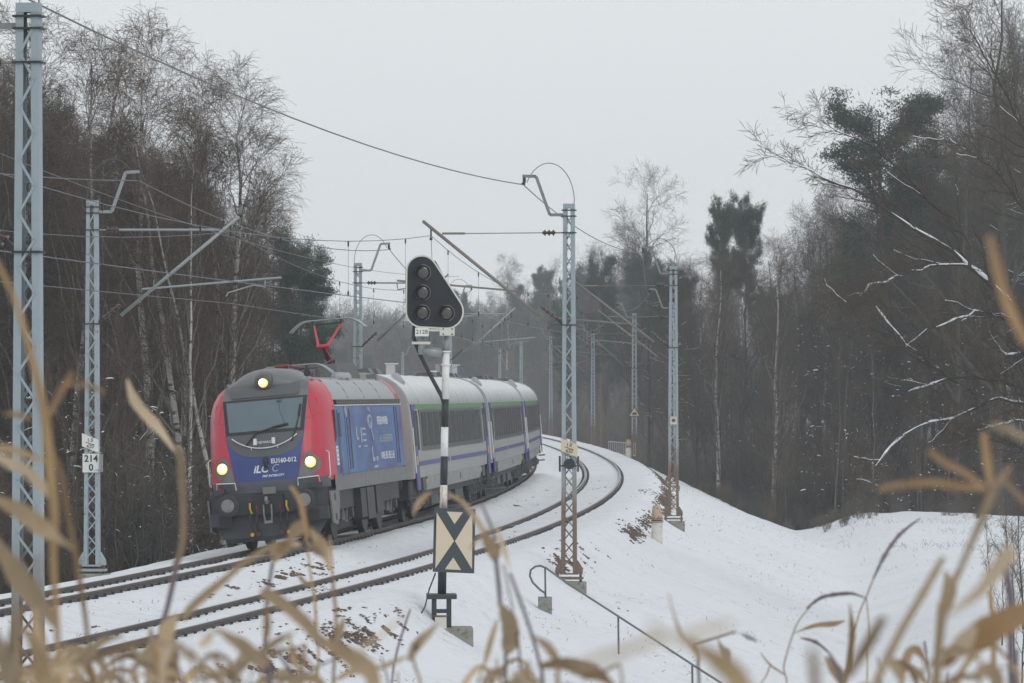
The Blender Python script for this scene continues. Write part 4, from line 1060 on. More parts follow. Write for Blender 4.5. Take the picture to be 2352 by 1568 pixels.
# ------------------------------------------------------------------ handrail beside the steps
def handrail():
    D = 82.0; s = FPX/D
    b = at(1252, 1432, D)
    M['hrail'] = mat('handrail_grey_green', (.13, .14, .135), .55, .2, .12, 5)
    T = thing('step_handrail', 'thin grey handrail curving down the snow bank from a concrete block', 'handrail', (b.x, D, b.z))
    def P(dx, dy, d): return at(dx, dy, d) - b
    rail = [P(1252, 1366, 82), P(1252, 1362, 82), P(1240, 1354, 82), P(1224, 1338, 82), P(1217, 1323, 82), P(1219, 1309, 82), P(1229, 1301, 82), P(1241, 1299, 82), P(1254, 1304, 81.9), P(1283, 1325, 81), P(1350, 1370, 79.2), P(1420, 1415, 77), P(1500, 1467, 75), P(1590, 1526, 72.5), P(1700, 1596, 70), P(1800, 1662, 67.5)]
    MB().tube(rail, .021, 8, True).build('rail_tube', M['hrail'], T, True)
    for dx, dy, dy2, d in ((1252, 1303, 1372, 82), (1420, 1416, 1502, 77), (1590, 1527, 1610, 72.5), (1760, 1640, 1740, 68.5)):
        MB().tube([P(dx, dy, d), P(dx+1, dy2, d)], .019, 8).build('rail_post', M['hrail'], T, True)
    MB().box((0, .13, (P(1252, 1372, 82).z-.35)/2+.02), (.275, .26, P(1252, 1372, 82).z+.35)).build('concrete_block', M['concrete'], T, bevel=.012)
    MB().box((0, .13, P(1252, 1372, 82).z+.025), (.27, .25, .022)).build('snow_cap', M['snow_c'], T, bevel=.01)
handrail()

# ------------------------------------------------------------------ marker posts by the line
def marker(dx, dyb, D, h, label):
    b = at(dx, dyb, D)
    T = thing('marker_post', label, 'post', (b.x, D, b.z))
    r = .165
    MB().tube([(0, 0, -.3), (0, 0, h*.62)], r, 18).build('post_body', M['post_w'], T, True)
    MB().tube([(0, 0, h*.66), (0, 0, h*.72), (-.01, 0, h*.98), (-.01, 0, h)], [r*1.02, r*1.0, r*.70, r*.62], 18).build('post_cap', M['post_r'], T, True)
    MB().tube([(0, 0, h*.605), (0, 0, h*.67)], r*.93, 18).build('cap_joint', M['rust'], T)
    for k in range(3): MB().tube([(r*1.03*math.cos(t), r*1.03*math.sin(t), h*(.60+.045*k)) for t in np.linspace(0, 2*math.pi, 19)], .007, 4).build('wire_band', M['rust'], T)
marker(1509, 1256, 119, 1.19, 'white marker post with rust-brown cap standing on the snow bank')
marker(1444, 1055, 240, 1.15, 'distant rust-capped marker post beside the mast with the triangle sign')

# small bridge railing
b = at(1398, 1045, 262)
T = thing('bridge_railing', 'small pale metal railing beyond the bend of the track', 'railing', (b.x, 262, b.z))
M['pale_rail'] = mat('pale_railing', (.52, .54, .56), .6, 0, .1, 4)
for i in range(15):
    MB().box((i*.11, i*-.35, .42 + .02*math.sin(i)), (.03, .03, .95-.01*i)).build('railing_bar', M['pale_rail'], T)
for z in (.1, .86): MB().bar((0, 0, z), (14*.11, -14*.35, z-.05), .04, .04).build('railing_beam', M['pale_rail'], T)
# far houses over the coach roof
def far_house(dx0, dx1, dyt, D, label, wall, roofm):
    a, c = at(dx0, dyt, D), at(dx1, dyt, D); w = c.x-a.x; zt = a.z
    T = thing('far_house', label, 'house', ((a.x+c.x)/2, D, -1.0))
    h = zt+1.0; e = h-1.5
    MB().box((0, 3, e/2), (w*.86, 6, e)).build('wall', wall, T)
    rf = MB().prism([(-w/2, e-.05), (w/2, e-.05), (w/2-.2, e+.1), (w*.16, h), (-w*.16, h), (-w/2+.2, e+.1)], 'y', -.3, 6.3).build('roof', roofm, T)
    MB().box((w*.2, 2.5, h+.3), (.6, .6, 1.2)).build('chimney', M['concrete'], rf)
    for x in (-w*.22, w*.22): 
        wd = MB().box((x, -.03, e*.62), (.9, .08, 1.2)).build('window', M['black'], T)
M['house_w'] = mat('house_render', (.55, .54, .50), .8, 0, .05, 1)
far_house(966, 1020, 851, 560, 'far house with a snow-white roof just over the first coach roof', M['house_w'], M['snow_c'])
def hut(dx, dyt, D, wall, label):
    b = at(dx, dyt, D); T = thing('trackside_hut', label, 'hut', (b.x, D, -1.2)); h = b.z+1.2
    MB().box((0, .8, h/2), (1.1, 1.6, h)).build('wall', M['house_w'], T); MB().box((.70, .8, h/2-.1), (.28, 1.5, h-.2)).build('side_wall', wall, T); MB().box((.1, .8, h+.06), (1.6, 1.9, .1)).build('roof', M['snow_c'], T)
hut(897, 836, 500, M['dgrey'], 'narrow pale tower-like hut above the first coach roof')
hut(1040, 839, 520, M['front_blue'], 'narrow pale hut with a bluish side right of the signal post')

# ------------------------------------------------------------------ trees
M['bark_d'] = mat('bark_dark', (.062, .053, .042), .9, 0, .3, 3, bump=.4, bscale=12, stretch=(1, 1, .3), ovar=.35)
M['twig_d'] = mat('twig_brown', (.082, .063, .046), .9, 0, .25, .6, ovar=.38)
M['twig_r'] = mat('twig_reddish', (.110, .080, .060), .9, 0, .25, .6, ovar=.38)
M['bark_g'] = mat('bark_grey', (.105, .095, .082), .9, 0, .25, 2, (.07, .06, .05), .35, stretch=(1, 1, .4), ovar=.5)
M['needle'] = mat('pine_needles', (.048, .078, .050), .8, 0, .35, .8, ovar=.25)
M['bark_p'] = mat('pine_bark', (.14, .085, .06), .9, 0, .3, 2, stretch=(1, 1, .3))
def birch_bark():
    m, nt, b = nodemat('birch_bark'); N, L = nt.nodes.new, nt.links.new
    tc = N('ShaderNodeTexCoord'); mp = N('ShaderNodeMapping'); mp.inputs['Scale'].default_value = (1.2, 1.2, 4.5); L(tc.outputs['Object'], mp.inputs[0])
    nz = N('ShaderNodeTexNoise'); nz.inputs['Scale'].default_value = 1.3; nz.inputs['Detail'].default_value = 5; L(mp.outputs[0], nz.inputs['Vector'])
    cr = N('ShaderNodeValToRGB'); e = cr.color_ramp.elements; e[0].position = .36; e[0].color = (.05, .042, .036, 1); e[1].position = .47; e[1].color = (.47, .455, .43, 1)
    L(nz.outputs['Fac'], cr.inputs[0]); L(cr.outputs[0], b.inputs['Base Color']); b.inputs['Roughness'].default_value = .8
    return m
M['birch'] = birch_bark()
M['limb_p'] = mat('birch_limb_pale', (.22, .20, .18), .85, 0, .25, 3, (.10, .085, .075), .4)

def vtubes(P, Rr, ns):
    """P (n,k,3) polylines, Rr (n,k) radii -> verts, quads"""
    n, k, _ = P.shape
    T = np.empty_like(P); T[:, 1:-1] = P[:, 2:]-P[:, :-2]; T[:, 0] = P[:, 1]-P[:, 0]; T[:, -1] = P[:, -1]-P[:, -2]
    T /= np.maximum(np.linalg.norm(T, axis=2, keepdims=True), 1e-9)
    ref = np.where(np.abs(T[:, :1, 2:3]) > .9, np.array([1., 0, 0]), np.array([0, 0, 1.]))
    ref = np.broadcast_to(ref, T.shape)
    A = np.cross(T, ref); A /= np.maximum(np.linalg.norm(A, axis=2, keepdims=True), 1e-9); B = np.cross(T, A)
    g = np.arange(ns)*2*np.pi/ns
    V = P[:, :, None, :] + Rr[:, :, None, None]*(A[:, :, None, :]*np.cos(g)[None, None, :, None] + B[:, :, None, :]*np.sin(g)[None, None, :, None])
    V = V.reshape(-1, 3)
    base = (np.arange(n)*k*ns)[:, None, None] + (np.arange(k-1)*ns)[None, :, None]
    j = np.arange(ns)[None, None, :]; j2 = (np.arange(ns)+1) % ns; j2 = j2[None, None, :]
    F = np.stack([base+j, base+j2, base+ns+j2, base+ns+j], -1).reshape(-1, 4)
    return V, F
def merge(parts):
    Vs, Fs, o = [], [], 0
    for V, F in parts: Vs.append(V); Fs.append(F+o); o += len(V)
    return np.concatenate(Vs), np.concatenate(Fs)
def unit(v): return v/np.maximum(np.linalg.norm(v, axis=-1, keepdims=True), 1e-9)
def children(rg, P, Rr, m, t0, t1, ang, length, k, up=0.0, grav=0.0, wob=.08, rf=.55, rtip=.35, side=None):
    """m children per parent polyline"""
    n, kk, _ = P.shape
    t = np.clip(t0 + (t1-t0)*(np.arange(m)[None, :]+rg.random((n, m)))/m, 0, .999)
    f = t*(kk-1); i = f.astype(int); fr = (f-i)[..., None]
    rows = np.arange(n)[:, None]
    p = P[rows, i]*(1-fr)+P[rows, i+1]*fr
    r = Rr[rows, i]*(1-fr[..., 0])+Rr[rows, i+1]*fr[..., 0]
    tg = unit(P[rows, i+1]-P[rows, i])
    rv = unit(rg.normal(size=(n, m, 3))); pr = unit(rv - tg*(rv*tg).sum(-1, keepdims=True))
    a = ang*(1+.3*rg.normal(size=(n, m)))
    d = unit(tg*np.cos(a)[..., None]+pr*np.sin(a)[..., None]+np.array([0, 0, up]))
    if side is not None: d = unit(d+np.array(side)*rg.random((n, m))[..., None])
    L = length*(1-.55*t)*(.6+.6*rg.random((n, m))) if np.isscalar(length) else length(t)*(.65+.5*rg.random((n, m)))
    s = np.linspace(0, 1, k)
    C = p[:, :, None, :] + d[:, :, None, :]*(L[..., None]*s)[..., None]
    C[..., 2] += grav*(L[..., None]*s**2)
    jit = rg.normal(size=C.shape)*wob*L[..., None, None]*.35; jit[:, :, 0] = 0
    C = C+jit*s[None, None, :, None]
    Rc = np.minimum(r*rf, L*.035)[..., None]*(1-(1-rtip)*s)
    return C.reshape(-1, k, 3), np.maximum(Rc.reshape(-1, k), .0035)
def trunk_line(rg, H, r0, k=12, lean=(0, 0), wob=.12, tip=.12):
    s = np.linspace(0, 1, k); P = np.zeros((1, k, 3)); P[0, :, 2] = s*H
    w = np.cumsum(rg.normal(size=(k, 2))*wob, 0); w -= w[0]
    P[0, :, 0] = w[:, 0]*s+lean[0]*s*H; P[0, :, 1] = w[:, 1]*s+lean[1]*s*H
    P[0, 0, 2] = -.6
    Rr = r0*(1-(1-tip)*s**.9)[None, :]; Rr[0, 0] *= 1.35
    return P, Rr
def bare_tree(seed, H, kind='oak', snow=0.0):
    rg = np.random.default_rng(seed)
    if kind == 'birch':
        P0, R0_ = trunk_line(rg, H, .0105*H, lean=(rg.normal()*.03, rg.normal()*.03))
        P1, R1_ = children(rg, P0, R0_, 24, .28, .97, .50, lambda t: H*.36*(1.15-t), 7, .38, .04, .10, .42, .22)
        P2, R2_ = children(rg, P1, R1_, 8, .25, 1., .6, H*.12, 5, .18, -.02, .10, .55)
        P3, R3_ = children(rg, P2, R2_, 7, .2, 1., .7, H*.065, 4, .05, -.10, .12, .7)
        P4, R4_ = children(rg, P3, R3_, 3, .2, 1., .6, H*.04, 3, .0, -.28, .12, .8)
        tr = merge([vtubes(P0, R0_, 8)]); lm = merge([vtubes(P1, R1_, 5)])
        tw = merge([vtubes(P2, R2_, 4), vtubes(P3, np.minimum(R3_, .009), 3), vtubes(P4, np.full(P4.shape[:2], .0045), 3)])
        return tr, lm, tw, None
    if kind == 'sapling':
        P0, R0_ = trunk_line(rg, H, .008*H+.01, 8, (rg.normal()*.06, rg.normal()*.06), .10)
        P1, R1_ = children(rg, P0, R0_, 16, .15, .98, .7, lambda t: H*.42*(1.1-t), 5, .25, 0, .10, .5, .3)
        P2, R2_ = children(rg, P1, R1_, 7, .2, 1., .7, H*.13, 4, .1, 0, .1, .7)
        P3, R3_ = children(rg, P2, R2_, 4, .2, 1., .7, H*.07, 3, .0, 0, .1, .8)
        return merge([vtubes(P0, R0_, 6)]), merge([vtubes(P1, R1_, 4)]), merge([vtubes(P2, np.minimum(R2_, .010), 3), vtubes(P3, np.minimum(R3_, .006), 3)]), None
    lean = (rg.normal()*.04, rg.normal()*.04)
    P0, R0_ = trunk_line(rg, H, .0125*H, lean=lean, wob=.22)
    P1, R1_ = children(rg, P0, R0_, 18, .22, .97, .85, lambda t: H*.42*(1.15-t), 8, .22, .10, .16, .5, .22)
    P2, R2_ = children(rg, P1, R1_, 7, .2, 1., .75, H*.15, 6, .12, .05, .14, .6)
    P3, R3_ = children(rg, P2, R2_, 6, .15, 1., .75, H*.075, 4, .06, .0, .14, .7)
    P4, R4_ = children(rg, P3, R3_, 4, .15, 1., .7, H*.04, 3, .0, .0, .12, .8)
    sn = None
    if snow > 0:
        parts = []
        for P, Rr, pr, ns in ((P1, R1_, snow, 5), (P2, R2_, snow*.55, 4), (P3, R3_, snow*.06, 3)):
            dz = np.abs(P[:, -1, 2]-P[:, 0, 2])/np.maximum(np.linalg.norm(P[:, -1]-P[:, 0], axis=1), 1e-6)
            pick = (rg.random(len(P)) < pr) & (dz < .62)
            if pick.any():
                k = P.shape[1]; a = rg.integers(0, 2); Q = P[pick][:, a:k-1+a]; q = Rr[pick][:, a:k-1+a]
                rr = np.maximum(q*.7, .009)*(.8+.5*rg.random((q.shape[0], 1)))
                Q = Q.copy(); Q[..., 2] += q*.75+rr*.15
                parts.append(vtubes(Q, rr, ns))
        sn = merge(parts) if parts else None
    tr = merge([vtubes(P0, R0_, 8)]); lm = merge([vtubes(P1, R1_, 5), vtubes(P2, R2_, 4)])
    tw = merge([vtubes(P3, np.minimum(R3_, .011), 3), vtubes(P4, np.full(P4.shape[:2], .0055), 3)])
    return tr, lm, tw, sn
def pine(seed, H, bare=.5):
    rg = np.random.default_rng(seed)
    P0, R0_ = trunk_line(rg, H, .013*H, 14, (rg.normal()*.02, rg.normal()*.02), .14, .15)
    P1, R1_ = children(rg, P0, R0_, 26, bare, .985, 1.15, lambda t: H*(.05+.14*np.sin(np.pi*np.clip((1.06-t)/(1.06-bare), 0, 1))**.8), 6, .25, .10, .14, .42, .3)
    P2, R2_ = children(rg, P1, R1_, 8, .30, 1., .8, H*.085, 4, .15, .05, .12, .6)
    tips = np.concatenate([P2[:, 1:].reshape(-1, 3), P1[:, 3:].reshape(-1, 3)])
    tips = tips[rg.random(len(tips)) < .95]
    m = 80
    c = tips[:, None, :]+rg.normal(size=(len(tips), m, 3))*np.array([.26, .26, .14])*(H/20)
    d = unit(rg.normal(size=c.shape)+np.array([0, 0, .5])); w = unit(np.cross(d, rg.normal(size=c.shape)))
    L = .20*(H/20)*(.7+.6*rg.random(c.shape[:2]))[..., None]
    V = np.stack([c-w*.028*(H/20), c+w*.028*(H/20), c+d*L], 2).reshape(-1, 3)
    F = np.arange(len(V)).reshape(-1, 3)
    return merge([vtubes(P0, R0_, 9)]), merge([vtubes(P1, R1_, 5), vtubes(P2, R2_, 3)]), (V, F), None
M['grassy'] = mat('pale_dead_stems', (.15, .115, .08), .9, 0, .3, 1, ovar=.4)
PROTO = {}
def proto(key, data, names, mats):
    PROTO[key] = [(nm, nmesh(nm, d[0], d[1], m, True)) for nm, d, m in zip(names, data, mats) if d is not None]
NB, ND, NP, NS = 4, 5, 4, 4
for i in range(NB): proto(('birch', i), bare_tree(100+i, 16, 'birch'), ('trunk', 'limbs', 'twigs'), (M['birch'], M['limb_p'], M['twig_r']))
for i in range(ND): proto(('oak', i), bare_tree(200+i, 16, 'oak'), ('trunk', 'limbs', 'twigs'), (M['bark_d'], M['bark_d'], M['twig_d']))
for i in range(3): proto(('snowy', i), bare_tree(300+i, 15, 'oak', .55), ('trunk', 'limbs', 'twigs', 'branch_snow'), (M['bark_d'], M['bark_d'], M['twig_d'], M['snow_c']))
for i in range(NP): proto(('pine', i), pine(400+i, 20, (.45, .58, .74, .38)[i]), ('trunk', 'limbs', 'needles'), (M['bark_p'], M['bark_p'], M['needle']))
for i in range(NS): proto(('sapling', i), bare_tree(500+i, 4.5, 'sapling'), ('trunk', 'limbs', 'twigs'), (M['bark_g'], M['twig_d'], M['twig_r']))
NAMES = {'birch': 'birch_tree', 'oak': 'bare_tree', 'snowy': 'bare_tree', 'pine': 'pine_tree', 'sapling': 'sapling'}
trng = random.Random(11)
def plant(kind, i, x, y, s, label, group=None, rz=None, lean=(0, 0), z=None, sxy=1.0):
    T = thing(NAMES[kind], label, 'tree', (x, y, g1(x, y) if z is None else z), 0, group)
    T.rotation_euler = (lean[0], lean[1], trng.uniform(0, 6.28) if rz is None else rz); T.scale = (s*sxy, s*sxy, s)
    for nm, me in PROTO[(kind, i)]:
        o = link(nm, me, T)
        if nm in ('twigs', 'needles', 'branch_snow'): o['kind'] = 'stuff'
    return T
def xat(dx, D): return at(dx, HOR, D).x
def by_top(kind, i, dx, dytop, D, label, group=None, rz=None, lean=(0, 0), sxy=1.0):
    """a tree at photo column dx whose top reaches row dytop"""
    x = xat(dx, D); z = g1(x, D); top = at(dx, dytop, D).z
    h0 = {'birch': 16, 'oak': 16, 'snowy': 15, 'pine': 21.3, 'sapling': 4.5}[kind]
    return plant(kind, i, x, D, (top-z)/h0/1.04, label, group, rz, lean, sxy=sxy)

# --- trees one can tell apart
by_top('birch', 0, 360, 75, 122, 'tall birch with a bright white trunk, highest of the left wood', rz=1.0)
by_top('birch', 1, 405, 170, 125, 'slender birch just right of the tallest one in the left wood', rz=2.0, sxy=.8)
by_top('birch', 2, 500, 150, 124, 'spreading birch leaning right at the edge of the left wood', rz=.4, lean=(0, R(5)), sxy=1.15)
by_top('birch', 3, 470, 260, 120, 'forked pale birch in front of the spreading one', rz=3.2, lean=(0, R(9)))
by_top('birch', 1, 556, 240, 126, 'birch at the right edge of the left wood, crown against the sky', rz=4.2, lean=(0, R(7)))
by_top('birch', 3, 210, 95, 124, 'thin hazy birch left of the tallest white birch', rz=.2, sxy=.8)
by_top('birch', 0, 60, 55, 130, 'birch whose crown rises behind the mast cut by the left edge', rz=2.6)
by_top('birch', 2, 130, 130, 128, 'fine-twigged birch between the two left masts', rz=5.0)
by_top('birch', 2, 525, 330, 119, 'slim white birch stem leaning right before the forked one', rz=2.5, lean=(0, R(12)), sxy=.7)
by_top('birch', 1, 440, 330, 118, 'slim upright birch stem left of the forked one', rz=3.9, sxy=.6)
by_top('pine', 1, 655, 530, 208, 'dark evergreen at the right end of the left wood', rz=1.1, sxy=1.0)
by_top('pine', 3, 700, 600, 226, 'lower evergreen on the slope of the left wood, nearest the sky gap', rz=2.0, sxy=1.0)
by_top('oak', 2, 720, 610, 245, 'bare tree with a thin crown at the very end of the left wood', rz=.5, sxy=.4)
by_top('pine', 0, 2010, 175, 214, 'tall pine with a flat dark green crown over the right wood', rz=.9, sxy=1.1)
by_top('pine', 1, 2110, 420, 222, 'lower pine crown right of the tall flat-topped pine', rz=2.9)
by_top('pine', 2, 1715, 455, 270, 'pair-topped pine standing above the middle of the right wood', rz=.1, sxy=.42)
by_top('oak', 2, 1640, 540, 262, 'round bare crown just left of the pair of pines', rz=.3, sxy=.8)
by_top('oak', 4, 1760, 575, 262, 'round bare crown just right of the pair of pines', rz=1.3, sxy=.8)
by_top('oak', 0, 1700, 590, 258, 'bare crown closing the foot of the pair of pines', rz=2.3, sxy=.9)
by_top('pine', 2, 1660, 450, 276, 'smaller pine touching the pair-topped pine', rz=1.9, sxy=.38)
by_top('oak', 0, 1440, 420, 330, 'tall bare tree with a broad fan crown right of the second cantilever', rz=.7)
by_top('pine', 0, 1380, 565, 360, 'dark evergreen behind the rusty-footed mast', rz=.7, sxy=.6)
by_top('birch', 3, 1770, 560, 207, 'white birch with bare side limbs, standing free before the right wood', rz=.9, sxy=1.0)
by_top('birch', 0, 1650, 600, 235, 'pale hazy birch left of the free-standing white one', rz=2.2)
by_top('oak', 1, 2190, 110, 200, 'slim tall tree right of the flat-topped pine', rz=.9, sxy=.6)
by_top('oak', 3, 2290, -60, 190, 'tall bare tree running out of the top right corner', rz=1.9)
by_top('snowy', 0, 2400, 120, 206, 'dark snow-lined tree reaching left from the right edge', rz=2.2, lean=(0, R(-8)))
by_top('snowy', 2, 2230, 380, 204, 'wide snow-streaked tree below the flat-topped pine', rz=4.0, lean=(0, R(-8)))
by_top('snowy', 1, 2090, 560, 203, 'bushy snow-streaked tree left of the right edge trees', rz=2.9)
by_top('snowy', 0, 1490, 690, 262, 'dark tree with snowy branches behind the triangular sign', rz=.4)
by_top('snowy', 2, 1600, 740, 250, 'low tree with white branches right of the mast on the snow bank', rz=1.4)
by_top('snowy', 1, 1530, 800, 232, 'small snow-lined tree between the two masts on the bend', rz=2.4)
by_top('birch', 1, 1160, 600, 640, 'far bare tree over the middle of the distant wood', rz=1.2)

# --- overhanging tree beside the right edge, limbs as in the picture
def overhang():
    D = 105.0; rg = np.random.default_rng(77)
    base = at(2470, 1180, D); base.z = g1(base.x, D)
    T = thing('bare_tree', 'nearest dark tree at the right edge, long limbs lined with thick snow', 'tree', base)
    limbs = [([(2351,743),(2288,663),(2227,610),(2185,571),(2098,526),(1995,453),(1923,423),(1854,385),(1805,373),(1767,343),(1740,332)], .12, 1),
             ([(2227,610),(2227,549),(2189,503),(2147,469),(2113,431),(2060,385),(2003,339),(1953,309),(1885,278),(1858,259)], .075, 0),
             ([(2231,613),(2174,604),(2117,617),(2060,636),(2003,655),(1960,690)], .05, 1),
             ([(2420,925),(2351,894),(2305,876),(2241,864),(2198,870),(2134,881),(2091,902),(2053,894)], .075, 2),
             ([(2430,950),(2351,924),(2305,919),(2262,924),(2220,945),(2164,966),(2104,983),(2061,1005),(2023,1048),(1993,1099)], .07, 1.6),
             ([(2430,850),(2351,817),(2305,808),(2267,795)], .10, 3), ([(2430,1060),(2351,1035),(2305,1018),(2262,1007),(2215,1005)], .06, 1.5),
             ([(2200,880),(2130,830),(2083,791),(2044,748),(2018,714),(1984,697),(1920,692)], .05, 1.2),
             ([(2420,560),(2352,480),(2290,400),(2230,350),(2170,320),(2100,310)], .07, 0), ([(2430,420),(2352,300),(2300,200),(2260,120),(2200,30)], .08, 0),
             ([(2351,743),(2300,720),(2240,716),(2180,740),(2120,760)], .05, 1.2), ([(2440,760),(2351,743)], .14, 1), ([(2430,1000),(2352,960),(2290,975),(2230,990)], .05, 1.4)]
    P = []; Rr = []; sn = []
    for pts, r, sw in limbs:
        dd = D + np.cumsum(rg.normal(size=len(pts))*.35)
        W = np.array([tuple(at(a, b, d_) - base) for (a, b), d_ in zip(pts, dd)])
        L = np.concatenate([[0], np.cumsum(np.linalg.norm(np.diff(W, axis=0), axis=1))]); t = np.linspace(0, L[-1], 16)
        W = np.stack([np.interp(t, L, W[:, k]) for k in range(3)], -1); W[1:-1] += rg.normal(size=(14, 3))*.03
        rad = .72*r*(1-.94*np.linspace(0, 1, 16)**.8); P.append(W); Rr.append(rad)
        if sw:
            i = 0
            while i < 13:
                n = int(rg.integers(5, 11)); n = min(n, 15-i)
                if n >= 3 and rg.random() < .9:
                    Q = W[i:i+n].copy(); q = rad[i:i+n]; w = np.maximum(q*.95, .028)*(.75+.4*sw/2); Q[:, 2] += q*.7+w*.2
                    w = w*np.array([.4]+[1]*(n-2)+[.4]); f = np.interp(np.linspace(0, 1, 14), np.linspace(0, 1, n), np.arange(n))
                    Q8 = np.stack([np.interp(f, np.arange(n), Q[:, k]) for k in range(3)], -1); w8 = np.interp(f, np.arange(n), w)*(.55+.6*rg.random(14))
                    sn.append(vtubes(Q8[None], w8[None], 6))
                i += n + int(rg.integers(0, 2))
    P = np.array(P); Rr = np.array(Rr)
    P2, R2_ = children(rg, P, Rr, 22, .08, 1., .65, 1.9, 7, .12, .04, .10, .6)
    P3, R3_ = children(rg, P2, R2_, 7, .15, 1., .7, .75, 4, .05, 0, .14, .7)
    P4, R4_ = children(rg, P3, R3_, 4, .15, 1., .7, .4, 3, 0, 0, .12, .8)
    pick = rg.random(len(P2)) < .09; Q = P2[pick].copy(); Q[..., 2] += R2_[pick]+.006; sn.append(vtubes(Q[:, :6], np.full((len(Q), 6), .009), 4))
    TP, TR = trunk_line(rg, 17, .26, 12, (-.01, 0), .2)
    for nm, dt, m in (('trunk', vtubes(TP, TR, 10), M['bark_d']), ('limbs', merge([vtubes(P, Rr, 7), vtubes(P2, R2_, 4)]), M['bark_d']), ('twigs', merge([vtubes(P3, np.minimum(R3_, .009), 3), vtubes(P4, np.full(P4.shape[:2], .005), 3)]), M['twig_d']), ('fine_branch_snow', sn[-1], M['snow_c'])):
        o = link(nm, nmesh(nm, dt[0], dt[1], m, True), T)
        if nm in ('fine_branch_snow', 'twigs'): o['kind'] = 'stuff'
    for dt in sn[:-1]: link('branch_snow', nmesh('branch_snow', dt[0], dt[1], M['snow_c'], True), T)
overhang()
for k, (dx, D, h) in enumerate(((2330, 88, 1.1), (2300, 96, .8), (2350, 102, 1.3), (2275, 110, .9), (2318, 118, 1.2), (2345, 80, .9))):
    plant('sapling', k % NS, xat(dx, D), D, h*.62, ('leafless shrub on the snow at the right edge, %s' % ('lowest in the picture', 'second from below', 'tallest of the row', 'furthest left of the row', 'furthest back of the row', 'half cut by the frame')[k]), 'shrubs at the right edge', sxy=.8)
# --- the mass of the woods, individual trunks that nothing tells apart
def scatter(n, dlo, dhi, xlo, xhi, tops, kinds, label, group, seed):
    rr = random.Random(seed); k = 0
    for _ in range(n*20):
        if k >= n: break
        D = rr.uniform(dlo, dhi); a, b = xlo(D), xhi(D)
        dx = rr.uniform(a, b)
        kind, i = rr.choice(kinds)
        tp = tops(dx) + rr.uniform(-40, 130)
        x = xat(dx, D); z = g1(x, D)
        if abs(x-float(ctr(D))+2) < 9.0: continue
        if (at(dx, tp, D).z - z) < 3: continue
        by_top(kind, i, dx, tp, D, label[kind], group, rz=rr.uniform(0, 6.28), sxy=rr.uniform(.55, .85)); k += 1
    return k
oaks = [('oak', i) for i in range(ND)]
ltop = lambda dx: float(np.interp(dx, [-60, 60, 130, 210, 280, 430, 560, 640, 690, 740], [190, 230, 340, 400, 390, 430, 440, 480, 560, 660]))
farD = lambda D: float(np.interp(D, [100, 130, 160, 200, 250], [300, 460, 540, 600, 655]))
LW = {'oak': 'bare brown tree in the dense wood left of the train', 'birch': 'bare brown tree in the dense wood left of the train', 'pine': 'dark evergreen in the dense wood left of the train', 'snowy': 'bare brown tree in the dense wood left of the train'}
scatter(54, 127, 165, lambda D: -60, farD, ltop, oaks, LW, 'trees of the left wood', 1)
scatter(46, 165, 250, lambda D: -60, farD, ltop, oaks+[('birch', 0), ('birch', 2)], LW, 'trees of the left wood', 2)
rtop = lambda dx: float(np.interp(dx, [1240, 1300, 1400, 1500, 1600, 1750, 1830, 1900, 2050, 2150, 2250, 2420], [640, 600, 570, 580, 620, 650, 610, 460, 430, 310, 190, 80]))
RW = {k: 'bare brown tree in the wood on the right beyond the snow bank' for k in LW}; RW['pine'] = 'dark evergreen in the wood on the right beyond the snow bank'
scatter(44, 200, 262, lambda D: 1820, lambda D: 2440, rtop, oaks, RW, 'trees of the right wood', 3)
scatter(14, 202, 212, lambda D: 1900, lambda D: 2440, lambda dx: rtop(dx)+200, oaks+[('snowy', 0), ('snowy', 1), ('snowy', 2)], RW, 'trees of the right wood', 4)
scatter(42, 262, 350, lambda D: 1470, lambda D: 1900, rtop, oaks+[('birch', 1), ('pine', 2)], RW, 'trees of the right wood', 5)
FW = {k: 'hazy tree of the far wood beyond the bend of the line' for k in LW}
scatter(46, 400, 600, lambda D: 1290, lambda D: 1580, lambda dx: rtop(dx)+15, oaks+[('pine', 1), ('pine', 3)], FW, 'trees of the far wood', 6)
ftop = lambda dx: float(np.interp(dx, [700, 760, 850, 930, 1000, 1060, 1120, 1200, 1280], [700, 735, 775, 785, 740, 680, 675, 670, 640]))
scatter(80, 640, 980, lambda D: 720, lambda D: 1330, ftop, oaks+[('pine', 0), ('pine', 1), ('pine', 2), ('pine', 3)], FW, 'trees of the far wood', 7)

# --- slim young stems along the edges of the woods
def young(n, dlo, dhi, alo, ahi, hlo, hhi, label, group, seed):
    rr = random.Random(seed); k = 0
    while k < n:
        D = rr.uniform(dlo, dhi); dx = rr.uniform(alo, ahi); x = xat(dx, D); u = x-float(ctr(D))
        if -9.8 < u < 7.5: k += .05; continue
        plant('sapling', rr.randrange(NS), x, D, rr.uniform(hlo, hhi)/4.5, label, group, sxy=rr.uniform(.45, .8)); k += 1
young(56, 100, 126, -40, 560, 3.5, 8.5, 'slim bare sapling at the front of the left wood', 'saplings of the left wood', 31)
young(50, 196, 214, 1780, 2420, 4, 10, 'slim bare sapling at the front of the right wood', 'saplings of the right wood', 32)
young(22, 205, 260, 1500, 1800, 4, 9, 'slim bare sapling behind the snow bank', 'saplings behind the bank', 33)
